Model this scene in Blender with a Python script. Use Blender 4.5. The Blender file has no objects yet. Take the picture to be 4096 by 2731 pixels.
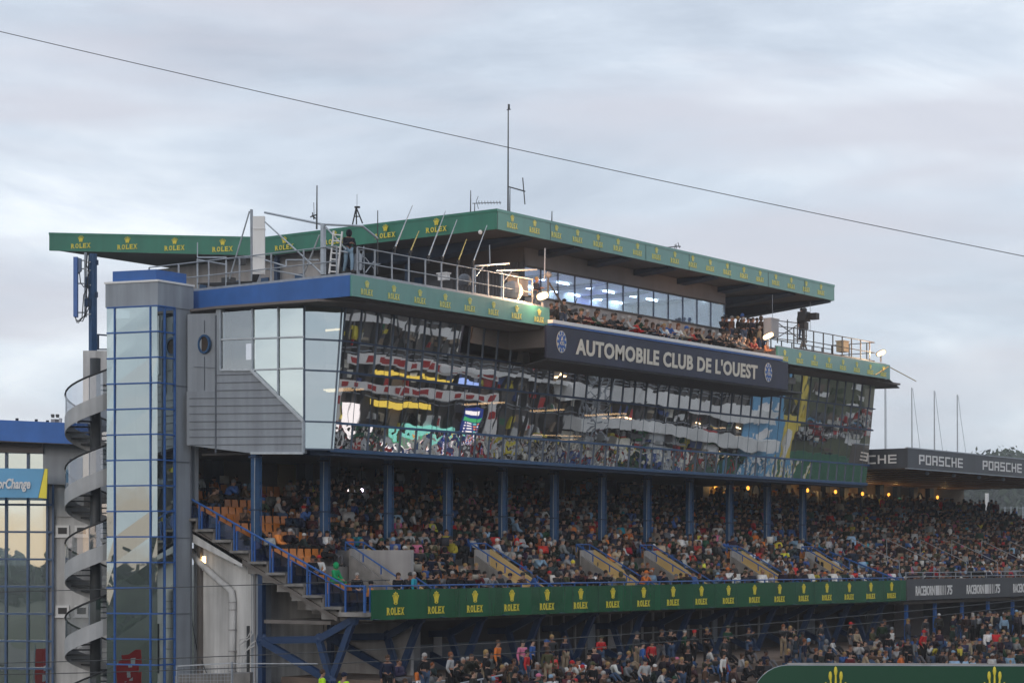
import bpy, bmesh, math, random
import numpy as np
from mathutils import Vector, Matrix
random.seed(7)
SC = bpy.context.scene
COL = SC.collection
# ---------------------------------------------------------------- camera
A = math.radians(36.1); CA, SA = math.cos(A), math.sin(A)
FP = 8420.0; HZ = 2235.0                     # focal length in photo pixels, horizon line
cam = bpy.data.cameras.new('camera'); camo = bpy.data.objects.new('camera', cam); COL.objects.link(camo)
camo.location = (0, 0, 0); camo.rotation_euler = (math.pi/2, 0, A - math.pi/2)
cam.sensor_width = 36; cam.lens = FP/4096*36; cam.shift_y = (HZ-1365.5)/4096
cam.clip_start = 0.5; cam.clip_end = 6000
SC.camera = camo
SC.render.resolution_x = 1024; SC.render.resolution_y = 682
# ---------------------------------------------------------------- world: overcast dusk sky
SUN_EL, SUN_AZ = math.radians(14), math.radians(200)    # azimuth measured from +X, counter-clockwise
w = bpy.data.worlds.new("World"); SC.world = w; w.use_nodes = True
nt = w.node_tree; N = nt.nodes; Lk = nt.links; N.clear()
def nn(t, **k):
    n = N.new(t)
    for a, b in k.items(): setattr(n, a, b)
    return n
out = nn('ShaderNodeOutputWorld'); bg = nn('ShaderNodeBackground'); Lk.new(bg.outputs[0], out.inputs[0])
tc = nn('ShaderNodeTexCoord')
sky = nn('ShaderNodeTexSky', sky_type='NISHITA', sun_disc=False)
sky.sun_elevation = SUN_EL; sky.sun_rotation = math.pi/2 - SUN_AZ
sk = nn('ShaderNodeVectorMath', operation='SCALE'); sk.inputs['Scale'].default_value = 0.1
Lk.new(sky.outputs[0], sk.inputs[0])
mp = nn('ShaderNodeMapping'); mp.inputs['Scale'].default_value = (1.5, 1.5, 5.0); mp.inputs['Rotation'].default_value = (0.06, 0.03, 0)
Lk.new(tc.outputs['Generated'], mp.inputs[0])
n1 = nn('ShaderNodeTexNoise'); n1.inputs['Scale'].default_value = 2.3; n1.inputs['Detail'].default_value = 7; n1.inputs['Roughness'].default_value = .56; n1.inputs['Distortion'].default_value = .35
Lk.new(mp.outputs[0], n1.inputs['Vector'])
mp2 = nn('ShaderNodeMapping'); mp2.inputs['Scale'].default_value = (2.2, 2.2, 13); mp2.inputs['Location'].default_value = (3.1, 1.7, .4)
Lk.new(tc.outputs['Generated'], mp2.inputs[0])
n2 = nn('ShaderNodeTexNoise'); n2.inputs['Scale'].default_value = 2.1; n2.inputs['Detail'].default_value = 3
Lk.new(mp2.outputs[0], n2.inputs['Vector'])
r1 = nn('ShaderNodeValToRGB'); e = r1.color_ramp.elements
e[0].position = .34; e[0].color = (.43, .49, .59, 1); e[1].position = .66; e[1].color = (.93, .98, 1.04, 1)
m = r1.color_ramp.elements.new(.5); m.color = (.63, .70, .80, 1)
Lk.new(n1.outputs[0], r1.inputs[0])
r2 = nn('ShaderNodeValToRGB'); e = r2.color_ramp.elements
e[0].position = .46; e[0].color = (0, 0, 0, 1); e[1].position = .66; e[1].color = (.8, .8, .8, 1)
Lk.new(n2.outputs[0], r2.inputs[0])
mx = nn('ShaderNodeMix', data_type='RGBA'); mx.inputs['B'].default_value = (.62, .625, .70, 1)
Lk.new(r2.outputs[0], mx.inputs['Factor']); Lk.new(r1.outputs[0], mx.inputs['A'])
# peach glow low over the western horizon
sep = nn('ShaderNodeSeparateXYZ'); Lk.new(tc.outputs['Generated'], sep.inputs[0])
dt = nn('ShaderNodeVectorMath', operation='DOT_PRODUCT'); dt.inputs[1].default_value = (-.95, .3, 0); Lk.new(tc.outputs['Generated'], dt.inputs[0])
mr = nn('ShaderNodeMapRange'); mr.inputs['From Min'].default_value = .1; mr.inputs['From Max'].default_value = .7; Lk.new(dt.outputs['Value'], mr.inputs[0])
mz = nn('ShaderNodeMapRange'); mz.inputs['From Min'].default_value = .028; mz.inputs['From Max'].default_value = .012
zz = nn('ShaderNodeMath', operation='MULTIPLY_ADD'); zz.inputs[1].default_value = -.02; zz.inputs[2].default_value = .01
Lk.new(n1.outputs[0], zz.inputs[0])
za = nn('ShaderNodeMath', operation='ADD'); Lk.new(sep.outputs[2], za.inputs[0]); Lk.new(zz.outputs[0], za.inputs[1])
Lk.new(za.outputs[0], mz.inputs[0])
mm = nn('ShaderNodeMath', operation='MULTIPLY'); Lk.new(mr.outputs[0], mm.inputs[0]); Lk.new(mz.outputs[0], mm.inputs[1])
mx2 = nn('ShaderNodeMix', data_type='RGBA'); mx2.inputs['B'].default_value = (.54, .45, .40, 1)
Lk.new(mm.outputs[0], mx2.inputs['Factor']); Lk.new(mx.outputs[2], mx2.inputs['A'])
mx3 = nn('ShaderNodeMix', data_type='RGBA'); mx3.inputs['Factor'].default_value = .9
Lk.new(sk.outputs[0], mx3.inputs['A']); Lk.new(mx2.outputs[2], mx3.inputs['B'])
sc1 = nn('ShaderNodeVectorMath', operation='SCALE'); sc1.inputs['Scale'].default_value = 10.0
Lk.new(mx3.outputs[2], sc1.inputs[0]); Lk.new(sc1.outputs[0], bg.inputs[0])
bg.inputs[1].default_value = 0.115
# sun, soft behind cloud
sl = bpy.data.lights.new('sun', 'SUN'); sl.energy = 0.7; sl.angle = math.radians(20); sl.color = (1, .9, .8)
so = bpy.data.objects.new('sun', sl); COL.objects.link(so)
sd = Vector((math.cos(SUN_AZ)*math.cos(SUN_EL), math.sin(SUN_AZ)*math.cos(SUN_EL), math.sin(SUN_EL)))
so.rotation_euler = (-sd).to_track_quat('-Z', 'Y').to_euler(); so.location = (0, 0, 60)
vs = SC.view_settings
vs.view_transform = 'Standard'; vs.look = 'None'; vs.gamma = 1; vs.use_curve_mapping = False; vs.exposure = 0
# ---------------------------------------------------------------- helpers
def ratio(px):
    t = (px-2048)/FP
    return (CA+t*SA)/(SA-t*CA)               # X / Y along the sight line
def W(px, py=HZ, Y=None, X=None, d=None):
    """world point of a photo measurement on a known plane"""
    t = (px-2048)/FP
    if Y is not None: X = Y*ratio(px)
    elif X is not None: Y = X/ratio(px)
    else:
        r = t*d; X = d*CA+r*SA; Y = d*SA-r*CA
    dd = X*CA+Y*SA
    return Vector((X, Y, (HZ-py)/FP*dd))
def mat(name, color, rough=.6, spec=.4, metal=0, noise=None, coat=0, streak=None, bump=None, emit=None, es=1):
    m = bpy.data.materials.new(name); m.use_nodes = True
    t = m.node_tree; b = t.nodes['Principled BSDF']
    b.inputs['Base Color'].default_value = (*color, 1); b.inputs['Roughness'].default_value = rough
    b.inputs['Specular IOR Level'].default_value = spec; b.inputs['Metallic'].default_value = metal
    b.inputs['Coat Weight'].default_value = coat; b.inputs['Coat Roughness'].default_value = .15
    if emit: b.inputs['Emission Color'].default_value = (*emit, 1); b.inputs['Emission Strength'].default_value = es
    c = t.nodes.new('ShaderNodeTexCoord')
    def nz(scale, det, vec=None, ax=None):
        n = t.nodes.new('ShaderNodeTexNoise'); n.inputs['Scale'].default_value = scale; n.inputs['Detail'].default_value = det
        if ax:
            mp_ = t.nodes.new('ShaderNodeMapping'); mp_.inputs['Scale'].default_value = ax; t.links.new(c.outputs['Object'], mp_.inputs[0]); t.links.new(mp_.outputs[0], n.inputs['Vector'])
        else: t.links.new(c.outputs['Object'], n.inputs['Vector'])
        return n
    cur = None
    for spec_, ax in ((noise, None), (streak, (1, 1, .08))):
        if spec_:
            sc, am = spec_
            n = nz(sc, 6, ax=ax)
            mr_ = t.nodes.new('ShaderNodeMapRange'); mr_.inputs['From Min'].default_value = .3; mr_.inputs['From Max'].default_value = .7
            mr_.inputs['To Min'].default_value = 1-am; mr_.inputs['To Max'].default_value = 1+am*.6
            t.links.new(n.outputs[0], mr_.inputs[0])
            v = t.nodes.new('ShaderNodeVectorMath'); v.operation = 'SCALE'
            if cur: t.links.new(cur, v.inputs[0])
            else: v.inputs[0].default_value = color
            t.links.new(mr_.outputs[0], v.inputs['Scale']); cur = v.outputs[0]
    if cur: t.links.new(cur, b.inputs['Base Color'])
    if bump:
        n = nz(bump[0], 3); bp = t.nodes.new('ShaderNodeBump'); bp.inputs['Strength'].default_value = bump[1]; bp.inputs['Distance'].default_value = .05
        t.links.new(n.outputs[0], bp.inputs['Height']); t.links.new(bp.outputs[0], b.inputs['Normal'])
    return m
def objcol(name, rough=.8, noise=.25, attr=None):
    m = bpy.data.materials.new(name); m.use_nodes = True; t = m.node_tree; b = t.nodes['Principled BSDF']
    if attr: o = t.nodes.new('ShaderNodeAttribute'); o.attribute_name = attr; src = o.outputs['Color']
    else: o = t.nodes.new('ShaderNodeObjectInfo'); src = o.outputs['Color']
    n = t.nodes.new('ShaderNodeTexNoise'); n.inputs['Scale'].default_value = 9; c = t.nodes.new('ShaderNodeTexCoord'); t.links.new(c.outputs['Object'], n.inputs['Vector'])
    mr_ = t.nodes.new('ShaderNodeMapRange'); mr_.inputs['To Min'].default_value = 1-noise; mr_.inputs['To Max'].default_value = 1+noise; t.links.new(n.outputs[0], mr_.inputs[0])
    v = t.nodes.new('ShaderNodeVectorMath'); v.operation = 'SCALE'; t.links.new(src, v.inputs[0]); t.links.new(mr_.outputs[0], v.inputs['Scale'])
    t.links.new(v.outputs[0], b.inputs['Base Color']); b.inputs['Roughness'].default_value = rough; b.inputs['Specular IOR Level'].default_value = .25
    return m
def glass(name, refl, tint, wav=.25, wscale=.7, trans=.5, rough=.01, panel=None):
    """reflective facade glass: mirror share + tinted see-through share"""
    m = bpy.data.materials.new(name); m.use_nodes = True; t = m.node_tree; t.nodes.clear()
    o = t.nodes.new('ShaderNodeOutputMaterial'); g = t.nodes.new('ShaderNodeBsdfGlossy'); g.inputs['Color'].default_value = (*refl, 1); g.inputs['Roughness'].default_value = rough
    tr = t.nodes.new('ShaderNodeBsdfTransparent'); tr.inputs[0].default_value = (*tint, 1)
    mx_ = t.nodes.new('ShaderNodeMixShader'); mx_.inputs[0].default_value = 1-trans
    t.links.new(tr.outputs[0], mx_.inputs[1]); t.links.new(g.outputs[0], mx_.inputs[2]); t.links.new(mx_.outputs[0], o.inputs[0])
    if wav:
        c = t.nodes.new('ShaderNodeTexCoord'); n = t.nodes.new('ShaderNodeTexNoise'); n.inputs['Scale'].default_value = wscale; n.inputs['Detail'].default_value = 1.5
        t.links.new(c.outputs['Object'], n.inputs['Vector'])
        bp = t.nodes.new('ShaderNodeBump'); bp.inputs['Strength'].default_value = 1; bp.inputs['Distance'].default_value = wav
        t.links.new(n.outputs[0], bp.inputs['Height']); t.links.new(bp.outputs[0], g.inputs['Normal'])
    return m
def emis(name, color, s):
    m = bpy.data.materials.new(name); m.use_nodes = True; t = m.node_tree; t.nodes.clear()
    o = t.nodes.new('ShaderNodeOutputMaterial'); e_ = t.nodes.new('ShaderNodeEmission'); e_.inputs[0].default_value = (*color, 1); e_.inputs[1].default_value = s
    t.links.new(e_.outputs[0], o.inputs[0]); return m

class MB:
    def __init__(s): s.v = []; s.f = []; s.m = []; s.mats = []
    def mi(s, m):
        if m is None: return 0
        if m not in s.mats: s.mats.append(m)
        return s.mats.index(m)
    def add(s, vs_, fs, m=None):
        b = len(s.v); k = s.mi(m); s.v += [tuple(p) for p in vs_]
        for f in fs: s.f.append(tuple(b+i for i in f)); s.m.append(k)
        return s
    def box(s, x0, x1, y0, y1, z0, z1, m=None):
        return s.add([(x, y, z) for z in (z0, z1) for y in (y0, y1) for x in (x0, x1)],
              [(0,2,3,1), (4,5,7,6), (0,1,5,4), (2,6,7,3), (0,4,6,2), (1,3,7,5)], m)
    def wall(s, a, b, z0, z1, th=.1, m=None, z0b=None, z1b=None):
        """vertical slab from plan point a to b; thickness th grows to the left of a->b"""
        a = Vector((a[0], a[1])); b = Vector((b[0], b[1])); d = (b-a).normalized(); n = Vector((-d.y, d.x))*th
        z0b = z0 if z0b is None else z0b; z1b = z1 if z1b is None else z1b
        P_ = [(a.x,a.y,z0),(b.x,b.y,z0b),(b.x+n.x,b.y+n.y,z0b),(a.x+n.x,a.y+n.y,z0),(a.x,a.y,z1),(b.x,b.y,z1b),(b.x+n.x,b.y+n.y,z1b),(a.x+n.x,a.y+n.y,z1)]
        return s.add(P_, [(3,2,1,0),(4,5,6,7),(0,1,5,4),(1,2,6,5),(2,3,7,6),(3,0,4,7)], m)
    def prism(s, poly, ext, m=None):
        """poly: coplanar 3D points, ext: extrusion vector"""
        n = len(poly); e_ = Vector(ext); P_ = [Vector(p) for p in poly]
        return s.add(P_+[p+e_ for p in P_], [tuple(range(n))[::-1], tuple(range(n, 2*n))]+[(i, (i+1)%n, n+(i+1)%n, n+i) for i in range(n)], m)
    def tube(s, pts, r, n=8, m=None, r2=None, cap=True):
        pts = [Vector(p) for p in pts]; k = len(pts); vs_ = []
        pn = None
        for i, p in enumerate(pts):
            d = (pts[min(i+1, k-1)]-pts[max(i-1, 0)]).normalized()
            if pn is None:
                u = d.cross(Vector((0, 0, 1)) if abs(d.z) < .9 else Vector((1, 0, 0))).normalized()
            else: u = (pn-d*pn.dot(d)).normalized()
            pn = u; v_ = d.cross(u); rr = r if r2 is None else r+(r2-r)*i/(k-1)
            vs_ += [p+(u*math.cos(a)+v_*math.sin(a))*rr for a in (2*math.pi*j/n for j in range(n))]
        fs = [(i*n+j, i*n+(j+1)%n, (i+1)*n+(j+1)%n, (i+1)*n+j) for i in range(k-1) for j in range(n)]
        if cap: fs += [tuple(range(n))[::-1], tuple((k-1)*n+j for j in range(n))]
        return s.add(vs_, fs, m)
    def bar(s, a, b, w_, h=None, m=None):
        """square bar between a and b"""
        h = h or w_; a = Vector(a); b = Vector(b); d = (b-a).normalized()
        u = d.cross(Vector((0, 0, 1)));  u = u.normalized() if u.length > 1e-3 else Vector((1, 0, 0)); v_ = u.cross(d)
        P_ = [p+u*i*w_/2+v_*j*h/2 for p in (a, b) for i, j in ((-1,-1),(1,-1),(1,1),(-1,1))]
        return s.add(P_, [(3,2,1,0),(4,5,6,7),(0,1,5,4),(1,2,6,5),(2,3,7,6),(3,0,4,7)], m)
    def ball(s, c, r, m=None, n=8, sq=(1,1,1)):
        c = Vector(c); vs_ = [c+Vector((0, 0, r*sq[2]))]; k = n//2
        for i in range(1, k):
            a = math.pi*i/k
            vs_ += [c+Vector((r*sq[0]*math.sin(a)*math.cos(2*math.pi*j/n), r*sq[1]*math.sin(a)*math.sin(2*math.pi*j/n), r*sq[2]*math.cos(a))) for j in range(n)]
        vs_.append(c-Vector((0, 0, r*sq[2]))); fs = [(0, 1+j, 1+(j+1)%n) for j in range(n)]
        for i in range(k-2): fs += [(1+i*n+j, 1+(i+1)*n+j, 1+(i+1)*n+(j+1)%n, 1+i*n+(j+1)%n) for j in range(n)]
        q = len(vs_)-1; b = 1+(k-2)*n
        fs += [(b+j, q, b+(j+1)%n) for j in range(n)]
        return s.add(vs_, fs, m)
    def meshcopy(s, me, mtx, m=None):
        return s.add([mtx@v.co for v in me.vertices], [tuple(p.vertices) for p in me.polygons], m)
def wo(o):
    p = Vector((0, 0, 0))
    while o: p += o.location; o = o.parent
    return p
def tag(o, label=None, cat=None, group=None, kind=None):
    if label: o['label'] = label
    if cat: o['category'] = cat
    if group: o['group'] = group
    if kind: o['kind'] = kind
    return o
def thing(name, loc, label, cat, group=None):
    o = bpy.data.objects.new(name, None); o.empty_display_size = .3; COL.objects.link(o); o.location = loc
    return tag(o, label, cat, group)
def obj(name, mb, m=None, parent=None, label=None, cat=None, group=None, kind=None, smooth=False, base=None):
    me = bpy.data.meshes.new(name)
    if parent: og = wo(parent)
    elif base: og = Vector(base)
    else:
        a = np.array(mb.v); og = Vector(((a[:,0].min()+a[:,0].max())/2, (a[:,1].min()+a[:,1].max())/2, a[:,2].min()))
    me.from_pydata([(p[0]-og.x, p[1]-og.y, p[2]-og.z) for p in mb.v], [], mb.f)
    if mb.mats:
        for q in mb.mats: me.materials.append(q)
        me.polygons.foreach_set('material_index', mb.m)
    if m: 
        if mb.mats: me.materials[0] = m if mb.mats[0] is None else mb.mats[0]
        else: me.materials.append(m)
    if smooth: me.polygons.foreach_set('use_smooth', [True]*len(me.polygons))
    me.update()
    o = bpy.data.objects.new(name, me); COL.objects.link(o)
    if parent: o.parent = parent
    else: o.location = og
    return tag(o, label, cat, group, kind)
def copy_tree(o, parent=None, loc=None, rz=None):
    c = o.copy(); COL.objects.link(c); c.parent = parent
    if loc is not None: c.location = loc
    if rz is not None: c.rotation_euler = (0, 0, rz)
    for ch in o.children: copy_tree(ch, c)
    return c
def text_me(s, bold=.0, shear=0, ext=.01, space=1.0):
    cu = bpy.data.curves.new('t', 'FONT'); cu.body = s; cu.offset = bold; cu.shear = shear; cu.extrude = ext; cu.space_character = space; cu.resolution_u = 3
    o = bpy.data.objects.new('t', cu); COL.objects.link(o)
    dg = bpy.context.evaluated_depsgraph_get(); me = bpy.data.meshes.new_from_object(o.evaluated_get(dg))
    bpy.data.objects.remove(o); bpy.data.curves.remove(cu)
    a = np.empty(len(me.vertices)*3); me.vertices.foreach_get('co', a); a = a.reshape(-1, 3)
    mn = a[:, :2].min(0); mxx = a[:, :2].max(0)
    a[:, 0] = (a[:, 0]-mn[0])/(mxx[0]-mn[0]); a[:, 1] = (a[:, 1]-mn[1])/(mxx[1]-mn[1])     # unit box
    me.vertices.foreach_set('co', a.ravel()); return me
def put_text(mb, s, p, dx, width, height, bold=0, shear=0, space=1.0, out=.012, m=None):
    """p: lower-left corner, dx: unit reading direction (plan), text stands vertically"""
    me = text_me(s, bold, shear, space=space)
    dx = Vector((dx[0], dx[1], 0)).normalized(); nrm = dx.cross(Vector((0, 0, 1)))
    M = Matrix(((dx.x*width, 0, nrm.x, p[0]+nrm.x*out), (dx.y*width, 0, nrm.y, p[1]+nrm.y*out), (0, height, 0, p[2]), (0, 0, 0, 1)))
    mb.meshcopy(me, M, m); bpy.data.meshes.remove(me)
# ---------------------------------------------------------------- materials
M = {}
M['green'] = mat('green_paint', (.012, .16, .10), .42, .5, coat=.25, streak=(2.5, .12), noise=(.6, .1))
M['green_front'] = mat('sky_washed_green', (.06, .24, .20), .3, .6, coat=.6, streak=(3, .1), bump=(1.5, .15))  # front fascia green, glancing sky reflection put into the paler colour
M['green_vinyl'] = mat('green_vinyl', (.012, .105, .045), .22, .6, coat=.7, streak=(1.2, .3), bump=(1.1, .35))
M['gold_washed'] = mat('sky_washed_gold', (.66, .66, .22), .5, .4)  # gold lettering of the front fasciae, washed-out reflection put into its colour
M['gold'] = mat('gold_lettering', (.72, .60, .06), .5, .4)
M['blue'] = mat('blue_fascia', (.03, .12, .38), .45, .4, noise=(1.5, .12), streak=(2, .08))
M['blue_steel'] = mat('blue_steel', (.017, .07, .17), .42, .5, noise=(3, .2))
M['blue_shaded'] = mat('shaded_blue_steel', (.010, .035, .10), .45, .5, noise=(3, .2))  # same blue steel, colour darkened to stand for shade under the stand
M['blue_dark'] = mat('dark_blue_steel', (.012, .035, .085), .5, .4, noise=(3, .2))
M['blue_rail'] = mat('blue_railing', (.022, .10, .33), .4, .5, noise=(5, .15))
M['stair'] = mat('stair_steel', (.40, .41, .42), .5, .4, noise=(1.2, .12), streak=(3, .12))
M['clad'] = mat('grey_cladding', (.26, .29, .33), .5, .45, noise=(.8, .1), streak=(2.5, .2))
M['clad_dark'] = mat('dark_cladding', (.11, .125, .15), .55, .4, noise=(1, .15))
M['upper_wall'] = mat('upper_wall', (.20, .205, .225), .7, .3, noise=(.5, .1), streak=(1, .12))
M['glass_low'] = glass('low_facade_glass', (.97, .96, .94), (.34, .30, .26), wav=.012, wscale=1.1, trans=.2)
M['clear'] = glass('clear_glass', (.8, .85, .88), (.55, .6, .62), wav=.004, wscale=.5, trans=.62)
M['wall'] = mat('grey_wall', (.35, .34, .34), .7, .3, noise=(.6, .18), streak=(2, .22))
M['white'] = mat('white_render', (.55, .55, .545), .8, .3, noise=(.7, .14), streak=(2.4, .3))
M['soffit'] = mat('soffit_panel', (.15, .13, .125), .6, .4, noise=(1, .1))
M['soffit2'] = mat('roof_soffit', (.115, .11, .112), .6, .3, noise=(.5, .15))
M['alu'] = mat('aluminium', (.42, .46, .50), .4, .5, metal=.5, noise=(4, .15))
M['mull'] = mat('mullion', (.07, .10, .15), .4, .5, noise=(4, .1))
M['galv'] = mat('galvanised_steel', (.33, .36, .40), .5, .5, metal=.4, noise=(5, .2))
M['black'] = mat('black_plastic', (.015, .016, .018), .5, .4, noise=(6, .2))
M['dark'] = mat('dark_metal', (.045, .05, .055), .5, .4, noise=(4, .2))
M['navy'] = mat('navy_panel', (.018, .024, .055), .5, .4, noise=(.5, .3), streak=(2, .15))
M['cream'] = mat('cream_lettering', (.62, .58, .50), .6, .3, noise=(2, .08))
M['whitep'] = mat('white_paint', (.72, .72, .72), .5, .4, noise=(2, .05))
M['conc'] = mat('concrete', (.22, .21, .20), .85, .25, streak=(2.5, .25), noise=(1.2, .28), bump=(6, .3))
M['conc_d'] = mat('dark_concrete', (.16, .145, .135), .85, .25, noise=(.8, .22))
M['step'] = mat('terrace_concrete', (.17, .13, .105), .85, .25, noise=(.7, .25), streak=(1, .1))
M['tan'] = mat('cream_wall', (.52, .38, .17), .75, .3, noise=(1, .12))
M['orange'] = mat('orange_seat', (.55, .19, .035), .38, .5, coat=.3, noise=(3, .1))
M['brown'] = mat('dark_room', (.06, .045, .035), .8, .2, noise=(1, .3))
M['warm'] = mat('room_wall', (.28, .22, .16), .8, .2, noise=(.6, .2))
M['asphalt'] = mat('asphalt', (.055, .055, .058), .85, .25, noise=(.3, .2), bump=(20, .2))
M['grass'] = mat('grass', (.026, .036, .016), .9, .2, noise=(.05, .4), bump=(2, .5))
M['leaf'] = mat('foliage', (.035, .062, .022), .8, .25, noise=(.4, .45))
M['glass'] = glass('facade_glass', (.97, .96, .94), (.34, .30, .26), wav=.0052, wscale=.5, trans=.2)
M['glass_end'] = glass('end_glass', (.80, .88, .87), (.35, .4, .4), wav=.010, wscale=.4, trans=.25)
M['tower_glass'] = glass('tower_glass', (.74, .84, .83), (.25, .3, .32), wav=.006, wscale=.6, trans=.33)
M['lounge_glass'] = glass('lounge_glass', (.8, .86, .9), (.8, .9, .97), wav=.004, wscale=.4, trans=.8)
M['blue_glass'] = glass('blue_glass', (.35, .45, .6), (.30, .42, .72), wav=0, trans=.86)
M['skin'] = objcol('skin', .55, .08)
M['cloth'] = objcol('cloth', .85, .25)
M['hair'] = objcol('hair', .6, .3)
M['crowdcol'] = objcol('crowd_cloth', .8, .15, attr='col')
# ================================================================ sponsor logo (crown over slab-serif word)
def serif_word():
    mb = MB(); x = 0
    def r(x0, x1, y0, y1): mb.box(x0, x1, y0, y1, -.01, .01)
    for ch, wd in zip('ROLEX', (.88, .86, .74, .78, .9)):
        me = text_me(ch, .022 if ch != 'X' else .015)
        q = Matrix(((wd*.86, 0, 0, x+.03), (0, 1, 0, 0), (0, 0, 1, 0), (0, 0, 0, 1))); mb.meshcopy(me, q); bpy.data.meshes.remove(me)
        s = .075
        if ch == 'R': r(x-.06, x+.30, -.004, s); r(x-.06, x+.2, 1-s, 1.004); r(x+.62, x+.92, -.004, s)
        if ch == 'L': r(x-.06, x+.2, -.006, s); r(x-.06, x+.34, 1-s, 1.004); r(x+.60, x+.68, 0, .28)
        if ch == 'E': r(x-.06, x+.2, -.007, s); r(x-.06, x+.2, 1-s, 1.005); r(x+.64, x+.72, -.003, .28); r(x+.62, x+.70, .74, 1.003)
        if ch == 'X': r(x-.08, x+.28, -.003, s); r(x+.52, x+.88, -.005, s); r(x-.08, x+.28, 1-s, 1.003); r(x+.52, x+.88, 1-s, 1.006)
        x += wd+.13
    return mb, x-.13
def crown():
    mb = MB()
    for k, (bx, by, bw) in enumerate(((-.46, .74, .07), (-.25, .92, .075), (0, 1.0, .08), (.25, .92, .075), (.46, .74, .07))):
        e_ = .002*k
        mb.ball((bx, by, 0), .085, sq=(1, .95, .3)); q = bx*.36
        mb.prism([(q-.09, .2, -.01-e_), (q+.09, .2, -.01-e_), (bx+.028, by, -.01-e_), (bx-.028, by, -.01-e_)], (0, 0, .02+2*e_))
    n = 12; el = [(.30*math.cos(2*math.pi*i/n), .13+.13*math.sin(2*math.pi*i/n), -.02) for i in range(n)]; inn = [(.17*math.cos(2*math.pi*i/n), .10+.055*math.sin(2*math.pi*i/n), -.02) for i in range(n)]
    for i in range(n):
        j = (i+1) % n; mb.prism([el[i], el[j], inn[j], inn[i]], (0, 0, .04))
    mb.prism([(-.29, .2, -.014), (.29, .2, -.014), (.2, .42, -.014), (-.2, .42, -.014)], (0, 0, .028))
    return mb
_sw, _sl = serif_word(); _cr = crown()
def logo(parent, p, dx, tw, th, gap, cw, ch_, gm='gold'):
    """p = bottom centre of the word on the board's face"""
    dx = Vector((dx[0], dx[1], 0)).normalized(); nr = dx.cross(Vector((0, 0, 1))); mb = MB(); p = Vector(p)+nr*.012
    mb.add([p+dx*((x/_sl-.5)*tw)+Vector((0, 0, y*th))+nr*z for x, y, z in _sw.v], _sw.f)
    mb.add([p+dx*(x*cw)+Vector((0, 0, th+gap+y*ch_))+nr*z for x, y, z in _cr.v], _cr.f)
    return obj('sponsor_logo', mb, M[gm], parent)
DX, DY = (1, 0), (0, -1)
# ================================================================ GRANDSTAND
GS = thing('grandstand_building', (66.7, 55.9, -5.1), 'large glazed grandstand with two green fasciae over open raked seating', 'grandstand')
def part(name, mb, m=None, parent=None, **k): return obj(name, mb, m, parent or GS, **k)
# ---- upper roof
C_, R_, L_, K_ = (81, 60), (115.6, 60), (77, 87), (81, 75)
zt, zl, zb = 16.72, 17.55, 15.78
rf = MB()
pts = [(81.05, 60.05, 0), (115.55, 60.05, 0), (115.55, 75, 0), (115.55, 87, 1), (77.05, 87, 1), (81.05, 75, 0)]
top = [(x, y, zt-.06+(zl-zt)*k) for x, y, k in pts]; bot = [(x, y, zb+.06+(zl-zt)*k) for x, y, k in pts]
rf.add(top+bot, [(0,1,2,5), (5,2,3,4), (9-2+4,8,7,6), (10,9,8,11)]+[(i, i+6, (i+1)%6+6, (i+1)%6) for i in range(6)])
roof = part('upper_roof', rf, M['soffit2'])
f1 = part('roof_fascia', MB().box(80.97, 115.65, 59.93, 60.05, zb, zt-.10, M['green_front']).box(80.95, 115.67, 59.90, 60.06, zt-.10, zt+.03, M['green_front']), parent=roof)
for i in range(18): logo(f1, (82.2+(113.9-82.2)/17*i, 59.93, zb+.18), DX, .84, .27, .06, .27, .30, 'gold_washed')
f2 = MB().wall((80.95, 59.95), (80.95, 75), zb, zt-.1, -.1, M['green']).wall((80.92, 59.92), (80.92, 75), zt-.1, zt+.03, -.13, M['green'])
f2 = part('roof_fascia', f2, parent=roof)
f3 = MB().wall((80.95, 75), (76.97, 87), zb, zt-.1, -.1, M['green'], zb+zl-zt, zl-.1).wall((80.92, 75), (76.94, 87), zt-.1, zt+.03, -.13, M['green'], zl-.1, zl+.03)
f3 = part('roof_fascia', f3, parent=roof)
for px in (1751, 1547, 1342, 1143):
    p = W(px, X=80.95); logo(f2, (80.85, p.y, zb+.17), DY, 1.28, .25, .07, .34, .33)
for px in (891, 699, 510, 324):
    q = 1/ratio(px)                           # Y = q X on the line K-L
    s = (q*80.95-75)/(12+3.98*q); x = 80.95-3.98*s; y = 75+12*s; dv = Vector((3.98, -12, 0)).normalized()
    logo(f3, (x-.0, y, zb+.17+(zl-zt)*s), dv, 1.18, .25, .07, .34, .33)
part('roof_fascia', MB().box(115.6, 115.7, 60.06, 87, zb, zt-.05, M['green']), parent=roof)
for k in range(8):
    x = 83.5+k*4.5
    part('roof_beam', MB().prism([(x, 60.3, zb+.03), (x, 87, zb+.03), (x, 87, zb-.5), (x, 66, zb-.6), (x, 60.3, zb-.06)], (.9, 0, 0)), M['blue_dark'], roof)
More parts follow.
